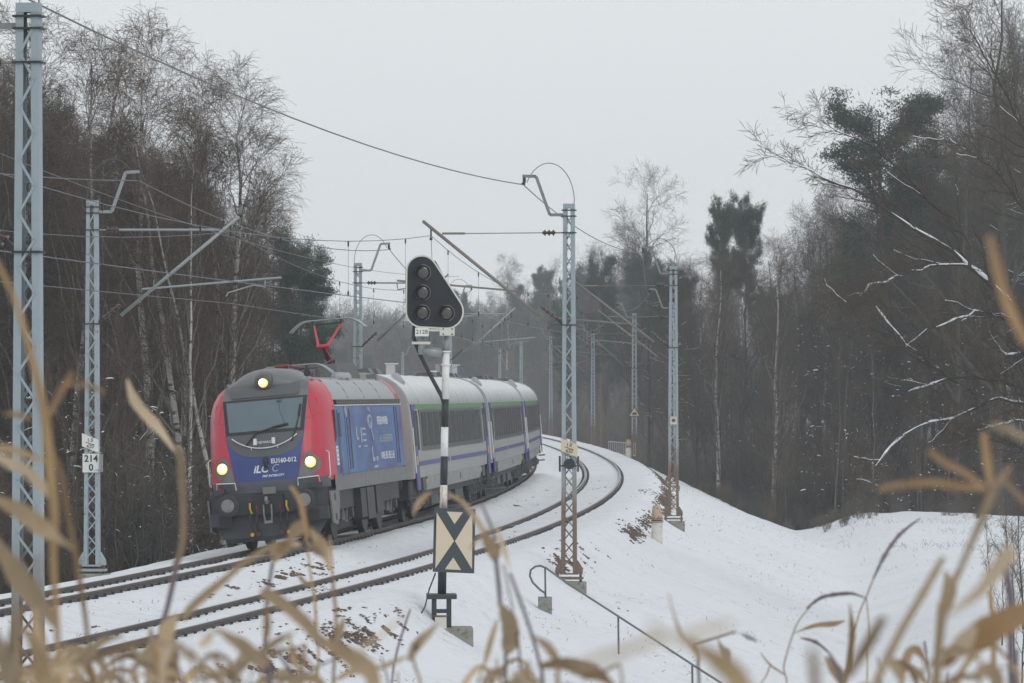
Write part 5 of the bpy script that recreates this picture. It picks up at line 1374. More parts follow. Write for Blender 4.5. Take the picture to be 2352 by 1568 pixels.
# --- undergrowth: uncountable, joined by geometry nodes from a few bush shapes
def bush(seed, H):
    rg = np.random.default_rng(seed); n = 26
    P = np.zeros((n, 6, 3)); a = rg.random(n)*6.28; r = rg.random(n)*.5; s = np.linspace(0, 1, 6)
    d = np.stack([np.cos(a)*.45*rg.random(n), np.sin(a)*.45*rg.random(n), np.ones(n)], -1); L = H*(.4+.6*rg.random(n))
    P[:] = np.stack([np.cos(a)*r, np.sin(a)*r, np.zeros(n)], -1)[:, None, :] + unit(d)[:, None, :]*(L[:, None]*s)[..., None]
    P += rg.normal(size=P.shape)*.05*H*s[None, :, None]
    Rr = (.008+.018*rg.random((n, 1))**2)*(1-.7*s)[None, :]
    P2, R2_ = children(rg, P, Rr, 6, .2, 1., .75, H*.28, 4, .15, 0, .14, .6)
    P3, R3_ = children(rg, P2, R2_, 4, .2, 1., .7, H*.14, 3, .1, 0, .12, .8)
    return merge([vtubes(P, Rr, 4), vtubes(P2, np.minimum(R2_, .009), 3), vtubes(P3, np.full(P3.shape[:2], .0055), 3)])
bushes = []
hid = bpy.data.collections.new('bush_shapes')
for i in range(4):
    V, F_ = bush(600+i, 3.2)
    o = bpy.data.objects.new('bush_shape', nmesh('bush_shape', V, F_, (M['twig_d'], M['twig_r'], M['bark_g'], M['grassy'])[i], True)); hid.objects.link(o); bushes.append(o)
pts = []
rr = np.random.default_rng(21)
def under(n, dlo, dhi, alo, ahi, slo, shi):
    D = rr.uniform(dlo, dhi, n); dx = rr.uniform(alo, ahi, n); x = (dx-CXD)/FPX*D
    u = x-ctr(D); keep = (u < -9.6) | (u > 12.5) | ((u > 7.5) & (D > 198))
    keep &= (vnoise(x*.35+5, D*.16)+.5*vnoise(x*1.1, D*.4) > -.06)
    D, x = D[keep], x[keep]
    z = gz(x, D)
    for a, b, c in zip(x, D, z): pts.append((a, b, c, rr.uniform(slo, shi), rr.uniform(0, 6.28)))
under(420, 98, 150, -80, 700, .8, 1.6)
under(420, 150, 250, -80, 760, .9, 2.0)
under(520, 200, 262, 1780, 2440, .8, 1.7); under(200, 193, 204, 1780, 2440, .3, .7)
under(300, 235, 345, 1480, 1900, .7, 1.7)
under(300, 380, 620, 1250, 1600, .9, 2.2)
under(900, 600, 1000, 700, 1340, 2.0, 4.6)
under(160, 199, 235, 1540, 1850, .35, .8); under(200, 205, 300, 1500, 1850, .6, 1.2)
def fringe(n, dlo, dhi, ulo, uhi, slo, shi):
    D = rr.uniform(dlo, dhi, n); u = rr.uniform(ulo, uhi, n); x = ctr(D)+u; k = vnoise(x*.5, D*.25) > -.12; D, x = D[k], x[k]; z = gz(x, D)
    for a, b, c in zip(x, D, z): pts.append((a, b, c, rr.uniform(slo, shi), rr.uniform(0, 6.28)))
fringe(220, 192, 222, 5.2, 9.0, .12, .34)
fringe(120, 184, 196, 9.5, 17, .10, .28)
pts = np.array(pts)
ume = bpy.data.meshes.new('undergrowth'); ume.vertices.add(len(pts)); ume.vertices.foreach_set('co', pts[:, :3].astype(np.float32).ravel())
for nm, arr in (('sc', pts[:, 3]), ('rz', pts[:, 4])):
    a = ume.attributes.new(nm, 'FLOAT', 'POINT'); a.data.foreach_set('value', arr.astype(np.float32))
ug = link('undergrowth', ume); ug['kind'] = 'stuff'; ug['label'] = 'tangled leafless brush filling the floor of the woods'
ng = bpy.data.node_groups.new('scatter_bushes', 'GeometryNodeTree')
ng.interface.new_socket('Geometry', in_out='INPUT', socket_type='NodeSocketGeometry'); ng.interface.new_socket('Geometry', in_out='OUTPUT', socket_type='NodeSocketGeometry')
N = ng.nodes.new
gi, go = N('NodeGroupInput'), N('NodeGroupOutput'); iop = N('GeometryNodeInstanceOnPoints'); ci = N('GeometryNodeCollectionInfo')
ci.inputs['Collection'].default_value = hid; ci.inputs['Separate Children'].default_value = True; ci.inputs['Reset Children'].default_value = True
iop.inputs['Pick Instance'].default_value = True
na = N('GeometryNodeInputNamedAttribute'); na.data_type = 'FLOAT'; na.inputs[0].default_value = 'sc'
nr = N('GeometryNodeInputNamedAttribute'); nr.data_type = 'FLOAT'; nr.inputs[0].default_value = 'rz'
cx_ = N('ShaderNodeCombineXYZ')
L_ = ng.links.new
L_(gi.outputs[0], iop.inputs['Points']); L_(ci.outputs[0], iop.inputs['Instance']); L_(na.outputs[0], iop.inputs['Scale']); L_(nr.outputs[0], cx_.inputs[2]); L_(cx_.outputs[0], iop.inputs['Rotation']); L_(iop.outputs[0], go.inputs[0])
md = ug.modifiers.new('scatter', 'NODES'); md.node_group = ng

# ------------------------------------------------------------------ stones and dead grass along the ballast shoulder
def pebbles():
    rg = np.random.default_rng(5); C = []
    def strip(n, dlo, dhi, u0, w, thr, sz, fr=.35):
        D = dlo*(dhi/dlo)**rg.random(n); u = u0+rg.normal(size=n)*w
        f = vnoise(D*fr+u0*9, u*4.5+7)*.8+.9*vnoise(D*.22+u0, np.full(n, 3.3))+.35*vnoise(D*6, u*9)
        k = f > thr; D, u = D[k], u[k]
        s = slope(D); x = ctr(D)+u/np.sqrt(1+s*s); y = D-u*s/np.sqrt(1+s*s)
        C.append(np.stack([x, y, gz(x, y)+.01, sz*(.5+rg.random(len(x)))], -1))
    strip(22000, 52, 270, 2.66, .13, .30, .030, 2.2)
    strip(9000, 110, 270, 2.70, .10, .02, .034, 2.2)
    strip(9000, 52, 200, 2.25, .30, .50, .024, 2.4)
    strip(12000, 52, 160, -1.95, .13, .42, .030, 2.0)
    strip(6000, 52, 140, -2.3, .35, .56, .024, 2.4)
    strip(12000, 52, 170, 3.4, .7, .60, .022, 2.6)
    strip(9000, 52, 190, 0, .5, .52, .018, 2.6)
    C = np.concatenate(C); n = len(C)
    ico = np.array([[0, 0, .8], [.9, 0, .1], [.28, .85, .1], [-.73, .53, .1], [-.73, -.53, .1], [.28, -.85, .1], [0, 0, -.5]])
    fc = np.array([[0, 1, 2], [0, 2, 3], [0, 3, 4], [0, 4, 5], [0, 5, 1], [6, 2, 1], [6, 3, 2], [6, 4, 3], [6, 5, 4], [6, 1, 5]])
    V = ico[None]*(1+.4*rg.normal(size=(n, 7, 1)))*C[:, None, 3:4]*np.array([1.5, 1.0, .75]); a = rg.random(n)*6.28
    ca, sa = np.cos(a)[:, None], np.sin(a)[:, None]
    X = V[..., 0]*ca-V[..., 1]*sa; Y = V[..., 0]*sa+V[..., 1]*ca
    V = np.stack([X, Y, V[..., 2]], -1)+C[:, None, :3]
    F_ = (fc[None]+(np.arange(n)*7)[:, None, None]).reshape(-1, 3)
    o = link('ballast_stones', nmesh('ballast_stones', V.reshape(-1, 3), F_, M['stone'])); o['kind'] = 'stuff'; o['label'] = 'brown stones and dead grass showing through the snow beside the rails'
pebbles()


# flecks of snow caught in the brush
def flecks():
    rg = np.random.default_rng(9); C = []
    def area(n, dlo, dhi, alo, ahi, rlo, rhi):
        D = rg.uniform(dlo, dhi, n); dx = rg.uniform(alo, ahi, n); dy = rlo+(rhi-rlo)*rg.random(n)**.7
        C.append(np.stack([(dx-CXD)/FPX*D, D, CAMZ+(HOR-dy)/FPX*D], -1))
    area(420, 104, 122, -30, 470, 850, 1290); area(160, 104, 118, 380, 560, 1120, 1290)
    area(420, 186, 202, 1830, 2380, 700, 1185); area(160, 230, 250, 1480, 1830, 760, 1130)
    C = np.concatenate(C); z = gz(C[:, 0], C[:, 1]); u = C[:, 0]-ctr(C[:, 1]); C = C[(C[:, 2] > z+.1) & ((u < -9) | (u > 9))]
    n = len(C); a = rg.random(n)*6.28; L = rg.gamma(1.0, .045, n)+.012; d = np.stack([np.cos(a), np.sin(a), rg.normal(size=n)*.35], -1)
    s = np.array([-1, -.4, .4, 1.]); P = C[:, None, :]+d[:, None, :]*(L[:, None]*s)[..., None]; P[:, 1:3, 2] += (L*.12)[:, None]
    V, F_ = vtubes(P, np.array([.004, .013, .014, .004])[None]*(.4+1.1*rg.random((n, 1))**2), 4)
    o = link('snow_flecks', nmesh('snow_flecks', V, F_, M['snow_c'], True)); o['kind'] = 'stuff'; o['label'] = 'flecks of snow caught on twigs in the woods'
flecks()

# dead stalks poking out of the snow
def weeds():
    rg = np.random.default_rng(15); C = []
    def strip(n, dlo, dhi, ulo, uhi, h):
        D = dlo*(dhi/dlo)**rg.random(n); u = rg.uniform(ulo, uhi, n); k = vnoise(D*.3, u*.6+9)+.5*vnoise(D*1.1, u*2) > .05; D, u = D[k], u[k]
        s = slope(D); x = ctr(D)+u/np.sqrt(1+s*s); y = D-u*s/np.sqrt(1+s*s); C.append(np.stack([x, y, gz(x, y), h*(.3+rg.random(len(x)))], -1))
    strip(1500, 62, 200, 2.8, 9.5, .09); strip(500, 62, 160, 10, 16, .16); strip(900, 150, 195, 9.5, 17, .30); strip(700, 196, 240, 5.0, 9, .45); strip(500, 60, 200, -2.8, -1.4, .07)
    C = np.concatenate(C); n = len(C); d = unit(np.stack([rg.normal(size=n)*.6, rg.normal(size=n)*.6, np.ones(n)*.9], -1)); s = np.linspace(0, 1, 4)
    P = C[:, None, :3]+d[:, None, :]*(C[:, 3:4]*s)[..., None]; P[..., 2] -= .25*C[:, 3:4]*s**2; P[:, 0, 2] -= .03
    V, F_ = vtubes(P, np.full((n, 4), .006)*(1-.5*s), 3)
    o = link('snow_weeds', nmesh('snow_weeds', V, F_, M['grassy'])); o['kind'] = 'stuff'; o['label'] = 'short dead stalks poking out of the snow'
weeds()

# ------------------------------------------------------------------ dry maize and grass in front of the camera
def leaf_mat(name, c1, c2):
    m, nt, b = nodemat(name); N, L = nt.nodes.new, nt.links.new
    tc = N('ShaderNodeTexCoord'); nz = N('ShaderNodeTexNoise'); nz.inputs['Scale'].default_value = 14; nz.inputs['Detail'].default_value = 5; L(tc.outputs['Object'], nz.inputs['Vector'])
    mx = N('ShaderNodeMix'); mx.data_type = 'RGBA'; mx.inputs[6].default_value = (*c1, 1); mx.inputs[7].default_value = (*c2, 1); L(nz.outputs['Fac'], mx.inputs[0])
    oi = N('ShaderNodeObjectInfo'); mr = N('ShaderNodeMapRange'); mr.inputs[3].default_value = .66; mr.inputs[4].default_value = 1.18; L(oi.outputs['Random'], mr.inputs[0])
    vm = N('ShaderNodeVectorMath'); vm.operation = 'SCALE'; L(mx.outputs[2], vm.inputs[0]); L(mr.outputs[0], vm.inputs['Scale'])
    L(vm.outputs[0], b.inputs['Base Color']); b.inputs['Roughness'].default_value = .65; b.inputs['Specular IOR Level'].default_value = .3
    tr = N('ShaderNodeBsdfTranslucent'); L(vm.outputs[0], tr.inputs['Color']); ms = N('ShaderNodeMixShader'); ms.inputs[0].default_value = .22
    L(b.outputs[0], ms.inputs[1]); L(tr.outputs[0], ms.inputs[2]); L(ms.outputs[0], nt.nodes['Material Output'].inputs['Surface'])
    return m
M['lf_tan'] = leaf_mat('dry_leaf_tan', (.33, .23, .125), (.56, .43, .28))
M['lf_brn'] = leaf_mat('dry_leaf_brown', (.24, .145, .07), (.42, .28, .15))
M['lf_pale'] = leaf_mat('dry_leaf_pale', (.44, .33, .21), (.62, .50, .36))
M['st_tan'] = mat('dry_stem_tan', (.36, .24, .12), .7, 0, .25, 20)
M['st_pur'] = mat('dry_stem_purplish', (.13, .10, .115), .7, 0, .25, 20)
CR = {'A': (0, 1250, .5435), 'B': (600, 1500, .384), 'C': (1200, 1500, .384), 'D': (1800, 1600, .3202), 'E': (2450, 1200, .5754), 'G': (0, 1100, .4145), 'd': (0, 0, 1.3405)}
prng = random.Random(5)
def smooth_path(P, n):
    P = np.array(P, float); m = len(P)
    if m == 2: return np.stack([np.linspace(P[0, k], P[1, k], n) for k in range(P.shape[1])], -1)
    t = np.arange(m); tt = np.linspace(0, m-1, n); Q = []
    for u in tt:
        i = min(int(u), m-2); f = u-i
        p0, p1, p2, p3 = P[max(i-1, 0)], P[i], P[i+1], P[min(i+2, m-1)]
        Q.append(.5*((2*p1)+(-p0+p2)*f+(2*p0-5*p1+4*p2-p3)*f*f+(-p0+3*p1-3*p2+p3)*f**3))
    return np.array(Q)
def stroke(T, base, kind, crop, pts, w, d, m):
    ox, oy, sc = CR[crop]; k = 1/1.3405
    ww = w if hasattr(w, '__len__') else [w]*len(pts)
    # photo rows -> world, the depth wandering a little along the piece
    dz = prng.uniform(-.05, .05)*d
    n = max(8, 5*len(pts))
    arr = [((ox+a*sc)*k, (oy+b*sc)*k, d+dz*(i/(len(pts)-1)-.5)*2, q*sc*k) for i, ((a, b), q) in enumerate(zip(pts, ww))]
    Q = smooth_path(arr, n)
    W = [at(q[0], q[1], q[2]) - base for q in Q]; R_ = [max(q[3], .5)/FPX*q[2]/2 for q in Q]
    if kind in ('stem', 'spike'):
        if kind == 'spike':
            R_ = [r*(.25+.9*math.sin(math.pi*min(1, .08+.92*i/(n-1)))**.6)*prng.uniform(.8, 1.2) for i, r in enumerate(R_)]
        mb = MB(); mb.tube(W, R_, 7)
        if kind == 'spike':
            for i in range(n*5):
                j = prng.randrange(n-1); p = W[j].lerp(W[j+1], prng.random()); v = Vector((prng.gauss(0, 1), prng.gauss(0, 1), prng.gauss(0, 1))).normalized()*R_[j]*2.4
                mb.tube([p, p+v], [R_[j]*.12, R_[j]*.03], 3, False)
        return mb.build('seed_spike' if kind == 'spike' else 'stem', m, T, True)
    mb = MB(); rows = []
    tw = prng.uniform(-.5, .5); fold = prng.uniform(.15, .45)
    for i in range(n):
        t = W[min(i+1, n-1)]-W[max(i-1, 0)]; t.normalize(); v = Vector((0, 1, 0)); a = t.cross(v); a.normalize()
        f = i/(n-1); a = (Matrix.Rotation(tw*(f*2-1)+.25*math.sin(5*f), 3, t) @ a); b = a.cross(t).normalized()
        r = R_[i]*(1 if kind == 'blade' else min(1, .35+2.2*(f if f < .5 else 1-f)))*prng.uniform(.93, 1.07)
        rows.append([W[i]-a*r, W[i]-a*r*.5+b*r*fold*.6, W[i]+b*r*fold, W[i]+a*r*.5+b*r*fold*.6, W[i]+a*r])
    mb.grid(rows); return mb.build('leaf', m, T, True, fixn=False)
def plant_fg(label, dx, d, strokes, name='dry_maize_plant', cat='dry plant'):
    x = at(dx, HOR, d).x; base = Vector((x, d, g1(x, d)))
    T = thing(name, label, cat, base)
    for kind, crop, pts, w, mk, *dd in strokes:
        stroke(T, base, kind, crop, pts, w, dd[0] if dd else d, M[mk])
    return T
plant_fg('tan maize stalk with broad leaves swinging out of the left edge', 120, 4.6, [
    ('stem', 'd', [(-10, 595), (38, 700), (72, 820), (100, 940), (117, 1100), (124, 1180), (122, 1290), (130, 1420), (140, 1640), (150, 1900)], [12, 14, 18, 22, 24, 22, 18, 15, 14, 14], 'st_tan'),
    ('leaf', 'A', [(-60, 225), (100, 255), (270, 325)], [50, 50, 30], 'lf_tan'), ('leaf', 'A', [(-60, 270), (120, 350), (220, 440), (300, 540)], [80, 90, 80, 40], 'lf_pale'),
    ('leaf', 'A', [(-80, 500), (100, 590), (230, 680), (310, 740), (420, 810)], [90, 120, 110, 70, 30], 'lf_tan'), ('leaf', 'A', [(-40, 740), (60, 900), (140, 1010), (220, 1110), (290, 1200), (340, 1310)], [110, 140, 140, 110, 80, 30], 'lf_tan'),
    ('blade', 'G', [(370, 430), (450, 260), (545, 110)], [40, 55, 45], 'lf_brn'), ('leaf', 'G', [(490, 200), (640, 205), (790, 265)], [35, 40, 25], 'lf_brn'), ('leaf', 'G', [(20, 415), (150, 430), (250, 465)], [35, 45, 20], 'lf_brn')])
plant_fg('thin brown stalk crossing in front of the left tracks', 180, 5.4, [
    ('stem', 'A', [(300, 260), (350, 400), (390, 640), (430, 850), (460, 1040), (490, 1250), (520, 1568), (540, 2000)], [28, 34, 34, 34, 30, 26, 26, 26], 'lf_brn'),
    ('leaf', 'A', [(700, 1300), (580, 1330), (480, 1420), (380, 1480)], [30, 50, 55, 40], 'lf_tan'), ('leaf', 'A', [(850, 1320), (700, 1370), (560, 1420), (480, 1460)], [30, 36, 36, 20], 'lf_brn')])
plant_fg('tall kinked maize stalk with one pale leaf left of the locomotive', 420, 6.6, [
    ('leaf', 'G', [(945, 160), (985, 290), (1060, 400), (1180, 530), (1310, 710)], [55, 85, 80, 80, 55], 'lf_pale'),
    ('stem', 'G', [(1320, 680), (1340, 740), (1345, 900), (1360, 1150), (1350, 1400), (1300, 1560)], [60, 66, 56, 56, 52, 52], 'lf_tan'),
    ('stem', 'A', [(1000, 900), (980, 1000), (945, 1150), (905, 1300), (880, 1568), (870, 2000)], [34, 34, 32, 30, 30, 30], 'st_pur')])
plant_fg('bunch of tan leaves crowding the lower left corner', 60, 4.0, [
    ('leaf', 'A', [(130, 1120), (80, 1300), (50, 1568), (40, 1800)], [40, 70, 70, 50], 'lf_pale'), ('leaf', 'A', [(190, 1140), (225, 1350), (250, 1568), (250, 1800)], [40, 80, 80, 60], 'lf_tan'),
    ('leaf', 'A', [(-30, 1250), (20, 1400), (30, 1600)], [60, 90, 60], 'lf_tan'), ('leaf', 'A', [(420, 1480), (300, 1500), (140, 1560)], [40, 60, 40], 'lf_pale'), ('leaf', 'A', [(60, 1200), (160, 1300), (230, 1450), (330, 1600)], [30, 50, 60, 50], 'lf_tan'), ('stem', 'A', [(100, 1330), (110, 1568), (120, 1900)], [26, 28, 28], 'st_tan')])
plant_fg('stalk with a long bent blade leaning towards the locomotive bogie', 370, 5.6, [
    ('blade', 'B', [(660, 445), (400, 600), (250, 730), (100, 850), (-20, 955), (-100, 1060)], [45, 50, 60, 75, 70, 50], 'lf_tan'), ('leaf', 'A', [(1010, 1180), (950, 1260), (920, 1420), (860, 1600)], [60, 90, 90, 60], 'lf_tan'),
    ('leaf', 'A', [(960, 1240), (975, 1400), (965, 1568), (960, 1750)], [50, 90, 90, 60], 'lf_brn'), ('leaf', 'A', [(850, 1250), (860, 1400), (835, 1568)], [40, 70, 60], 'lf_tan'), ('stem', 'A', [(900, 1400), (890, 1568), (885, 1900)], [34, 34, 34], 'st_pur')])
plant_fg('maize plant with a curled orange leaf before the locomotive wheels', 680, 7.0, [
    ('leaf', 'B', [(905, 290), (830, 330), (745, 410)], [90, 120, 80], 'lf_brn'), ('leaf', 'B', [(680, 435), (770, 450), (860, 462)], [50, 70, 40], 'lf_pale'), ('leaf', 'B', [(625, 610), (675, 505), (770, 465)], [60, 120, 80], 'lf_tan'),
    ('stem', 'B', [(630, 560), (605, 720), (580, 850), (570, 1100), (560, 1400), (600, 1568), (620, 2000)], [30, 30, 28, 34, 34, 40, 40], 'st_pur'), ('blade', 'B', [(770, -10), (840, 100), (870, 220), (905, 410)], [30, 42, 46, 36], 'lf_brn'),
    ('leaf', 'B', [(925, 330), (975, 420), (1030, 490), (1050, 560), (1105, 705)], [70, 120, 110, 80, 30], 'lf_tan'), ('leaf', 'B', [(870, 410), (960, 500), (1050, 545)], [50, 70, 40], 'lf_tan'),
    ('stem', 'B', [(1105, 700), (1115, 850), (1130, 1000), (1130, 1200), (1110, 1568), (1100, 2000)], [24, 28, 28, 28, 28, 28], 'lf_brn')])
plant_fg('broad fallen leaf slanting across the tracks in the lower middle', 700, 4.8, [
    ('blade', 'B', [(520, 840), (620, 880), (740, 960), (900, 1100), (1000, 1220), (1150, 1300), (1300, 1390), (1410, 1490), (1440, 1640)], [60, 120, 110, 120, 90, 110, 160, 140, 90], 'lf_tan'),
    ('leaf', 'B', [(165, 1130), (270, 1190), (380, 1260), (470, 1350), (560, 1400), (620, 1450)], [70, 110, 130, 130, 120, 80], 'lf_tan'), ('leaf', 'B', [(800, 1165), (680, 1220), (560, 1300), (460, 1340)], [40, 60, 60, 50], 'lf_tan'),
    ('leaf', 'B', [(480, 1320), (350, 1440), (200, 1500), (-20, 1545)], [70, 100, 80, 50], 'lf_tan'), ('leaf', 'B', [(570, 930), (580, 1100), (565, 1260)], [40, 60, 40], 'lf_brn'), ('leaf', 'B', [(360, 1390), (320, 1500), (300, 1640)], [60, 80, 70], 'lf_tan'), ('leaf', 'B', [(40, 1280), (150, 1180), (250, 1150)], [90, 70, 40], 'lf_pale'), ('stem', 'B', [(600, 1430), (600, 1600), (610, 2000)], [50, 50, 50], 'st_pur')])
plant_fg('thin leafless stem with two nodes crossing the near rails', 730, 8.0, [
    ('stem', 'B', [(905, 500), (930, 700), (960, 900), (975, 1100), (990, 1300), (985, 1568), (985, 2100)], [18, 20, 24, 24, 22, 22, 22], 'st_tan'), ('leaf', 'B', [(815, 680), (880, 765), (950, 785)], [20, 50, 30], 'lf_brn'), ('stem', 'B', [(1082, 390), (1100, 560), (1105, 690)], [14, 14, 14], 'st_tan')], 'withered_plant', 'dry plant')
plant_fg('criss-crossing thin stems at the bottom below the fallen leaf', 830, 6.2, [
    ('stem', 'B', [(885, 1265), (870, 1400), (855, 1568), (850, 2000)], [28, 30, 30, 30], 'st_tan'), ('blade', 'B', [(885, 1268), (700, 1320), (600, 1355)], [24, 26, 20], 'lf_tan'), ('stem', 'B', [(650, 1310), (740, 1430), (830, 1580), (900, 1900)], [26, 30, 30, 30], 'st_pur'), ('stem', 'B', [(860, 1500), (1000, 1430), (1115, 1375)], [20, 20, 16], 'st_pur'),
    ('leaf', 'B', [(1195, 1040), (1165, 1160), (1120, 1290)], [40, 60, 40], 'lf_tan'), ('leaf', 'B', [(760, 1190), (800, 1400), (860, 1490)], [30, 50, 30], 'lf_tan'), ('leaf', 'B', [(640, 1480), (730, 1500), (790, 1568), (800, 1680)], [50, 110, 120, 80], 'lf_pale'), ('leaf', 'B', [(1110, 1560), (1250, 1480), (1420, 1450)], [30, 60, 60], 'lf_tan')])
plant_fg('sharp dark twig with small side stems left of the concrete signal base', 930, 11.0, [
    ('stem', 'B', [(1727, 980), (1680, 1120), (1620, 1320), (1580, 1568), (1560, 2100)], [14, 18, 18, 16, 16], 'st_pur'), ('leaf', 'B', [(1840, 1160), (1760, 1290), (1715, 1400)], [40, 70, 40], 'lf_tan', 6.0), ('leaf', 'B', [(1720, 1350), (1550, 1420), (1420, 1465)], [30, 44, 30], 'lf_tan', 6.0), ('stem', 'B', [(1740, 1250), (1760, 1420), (1810, 1580), (1840, 2000)], [22, 24, 22, 22], 'st_tan', 6.5), ('stem', 'B', [(1500, 1370), (1550, 1568), (1580, 1900)], [16, 16, 16], 'st_pur', 7), ('blade', 'B', [(1690, 1015), (1500, 1180), (1290, 1320)], [20, 26, 26], 'lf_pale', 3.6), ('leaf', 'C', [(390, 1090), (300, 1180), (230, 1270), (170, 1370)], [40, 70, 60, 30], 'lf_pale', 6.0)], 'withered_plant', 'dry plant')
plant_fg('arched tan leaf reaching over the cross-marked board', 1110, 6.5, [
    ('leaf', 'C', [(335, 35), (260, 90), (215, 150), (192, 225)], [30, 42, 42, 24], 'lf_brn'), ('blade', 'C', [(460, 55), (560, 100), (640, 180), (700, 270), (755, 360)], [24, 42, 44, 44, 40], 'lf_tan'),
    ('stem', 'C', [(735, 125), (780, 230), (820, 330), (850, 420)], [14, 22, 24, 26], 'st_pur'), ('leaf', 'C', [(740, 310), (790, 430), (845, 540), (855, 610)], [60, 100, 100, 50], 'lf_tan'), ('leaf', 'C', [(870, 340), (910, 480), (965, 650)], [40, 46, 24], 'lf_pale'), ('blade', 'C', [(640, 495), (750, 380), (880, 325)], [16, 26, 16], 'lf_tan'),
    ('stem', 'C', [(850, 580), (870, 750), (885, 930)], [36, 36, 34], 'st_pur'), ('stem', 'C', [(910, 620), (950, 800), (990, 1010)], [13, 14, 14], 'st_pur'), ('stem', 'C', [(965, 690), (1050, 920), (1130, 1150), (1200, 1400), (1230, 1568), (1250, 2000)], [24, 28, 28, 28, 28, 28], 'st_pur'),
    ('leaf', 'C', [(870, 920), (940, 1020), (970, 1150), (960, 1290), (925, 1350)], [60, 130, 140, 130, 60], 'lf_tan'), ('leaf', 'C', [(865, 1050), (810, 1230), (755, 1440)], [30, 50, 40], 'lf_tan'), ('stem', 'C', [(930, 1330), (928, 1568), (930, 2100)], [34, 34, 34], 'st_pur'), ('stem', 'C', [(1000, 1060), (1030, 1250), (1045, 1450), (1035, 1600)], [20, 22, 22, 22], 'st_pur'), ('leaf', 'C', [(755, 1420), (790, 1500), (840, 1620)], [36, 60, 40], 'lf_brn'), ('stem', 'C', [(700, 1568), (750, 1430)], [16, 14], 'st_tan')])
plant_fg('twisted brown leaf lying along the bottom edge right of the arched one', 1290, 5.2, [
    ('leaf', 'C', [(1150, 1190), (1250, 1260), (1320, 1350), (1380, 1430)], [40, 80, 70, 40], 'lf_tan'), ('blade', 'C', [(1190, 1440), (1330, 1420), (1450, 1430), (1600, 1470), (1700, 1520), (1790, 1590)], [50, 110, 140, 140, 90, 40], 'lf_brn'), ('leaf', 'C', [(1115, 1390), (1090, 1500), (1050, 1600)], [50, 80, 60], 'lf_tan'),
    ('blade', 'D', [(340, 1385), (150, 1470), (-30, 1550)], [30, 40, 36], 'lf_tan'), ('stem', 'D', [(335, 1388), (365, 1580), (390, 2000)], [24, 26, 26], 'st_tan'), ('stem', 'C', [(1350, 1440), (1345, 1600), (1340, 2000)], [40, 40, 40], 'st_tan')])
plant_fg('very blurred leaf bar close to the lens, lower right of the handrail', 1620, 1.9, [
    ('blade', 'D', [(-120, 1420), (250, 1300), (500, 1220), (730, 1135)], [70, 80, 80, 60], 'lf_pale'), ('blade', 'D', [(620, 990), (740, 1110), (900, 1130), (1100, 1080), (1420, 1005)], [50, 80, 80, 80, 60], 'lf_pale'), ('blade', 'D', [(900, 1130), (1150, 1270), (1300, 1370), (1430, 1480), (1520, 1640), (1560, 1900)], [50, 120, 200, 220, 200, 120], 'lf_tan', 2.6), ('stem', 'D', [(1450, 1500), (1500, 1900), (1500, 2600)], [120, 120, 120], 'st_tan', 2.6)])
plant_fg('thin bent stem with a dark seed tip beside the handrail foot', 1600, 8.5, [
    ('blade', 'D', [(808, 710), (850, 880), (930, 1100), (1060, 1270), (1100, 1360)], [12, 20, 40, 46, 30], 'lf_tan', 6.0), ('stem', 'D', [(1065, 1185), (1082, 1300), (1100, 1568), (1110, 2200)], [26, 28, 28, 28], 'st_pur'), ('stem', 'D', [(1060, 1190), (1250, 1140), (1445, 1078)], [22, 24, 20], 'st_pur'), ('stem', 'D', [(1445, 1078), (1525, 1105)], [7, 6], 'st_pur'), ('spike', 'D', [(1515, 1100), (1590, 1135), (1660, 1170)], [22, 26, 20], 'st_pur'), ('leaf', 'D', [(1275, 1130), (1310, 1210), (1370, 1290), (1400, 1400)], [14, 40, 90, 90], 'lf_tan')], 'withered_plant', 'dry plant')
plant_fg('foxtail grass with two arched dark seed heads on the lower right', 1850, 11.5, [
    ('stem', 'D', [(2186, 820), (2080, 940), (2010, 1080), (1920, 1380), (1925, 1480), (1945, 1600), (1960, 2300)], [12, 14, 16, 16, 16, 16, 16], 'st_tan'), ('stem', 'D', [(1695, 1280), (1780, 1390), (1920, 1485)], [10, 20, 18], 'st_tan'), ('stem', 'D', [(1785, 1395), (1745, 1500), (1685, 1580)], [18, 16, 12], 'st_tan'),
    ('spike', 'E', [(60, 1168), (130, 1115), (200, 1096), (300, 1090), (378, 1116)], [16, 18, 18, 18, 14], 'st_pur'), ('stem', 'E', [(378, 1116), (390, 1250), (385, 1420), (380, 1700)], [7, 8, 8, 8], 'st_tan'), ('spike', 'E', [(418, 1005), (480, 880), (560, 770), (665, 688)], [16, 20, 20, 14], 'st_pur'), ('stem', 'E', [(250, 1568), (330, 1230), (380, 1100), (425, 985)], [9, 9, 9, 9], 'st_tan'), ('leaf', 'E', [(-10, 1302), (100, 1262), (200, 1252), (265, 1235)], [10, 24, 30, 18], 'lf_tan'), ('spike', 'E', [(28, 1328), (110, 1350), (185, 1412)], [12, 16, 12], 'st_pur')], 'foxtail_grass', 'grass')
plant_fg('short stalk with a folded leaf under the foxtail heads', 1935, 7.5, [
    ('leaf', 'E', [(160, 1425), (220, 1510), (255, 1600)], [40, 70, 50], 'lf_tan'), ('stem', 'E', [(180, 1410), (230, 1500), (260, 1620)], [16, 20, 20], 'st_pur'), ('leaf', 'E', [(288, 1140), (302, 1300), (285, 1450), (265, 1600)], [14, 36, 30, 24], 'lf_brn'), ('blade', 'E', [(470, 1215), (380, 1370), (270, 1550)], [40, 66, 50], 'lf_brn', 3.4), ('blade', 'E', [(85, 1380), (100, 1500), (105, 1640)], [40, 55, 50], 'lf_brn', 2.4), ('stem', 'E', [(262, 1568), (262, 1900)], [26, 26], 'st_tan')])
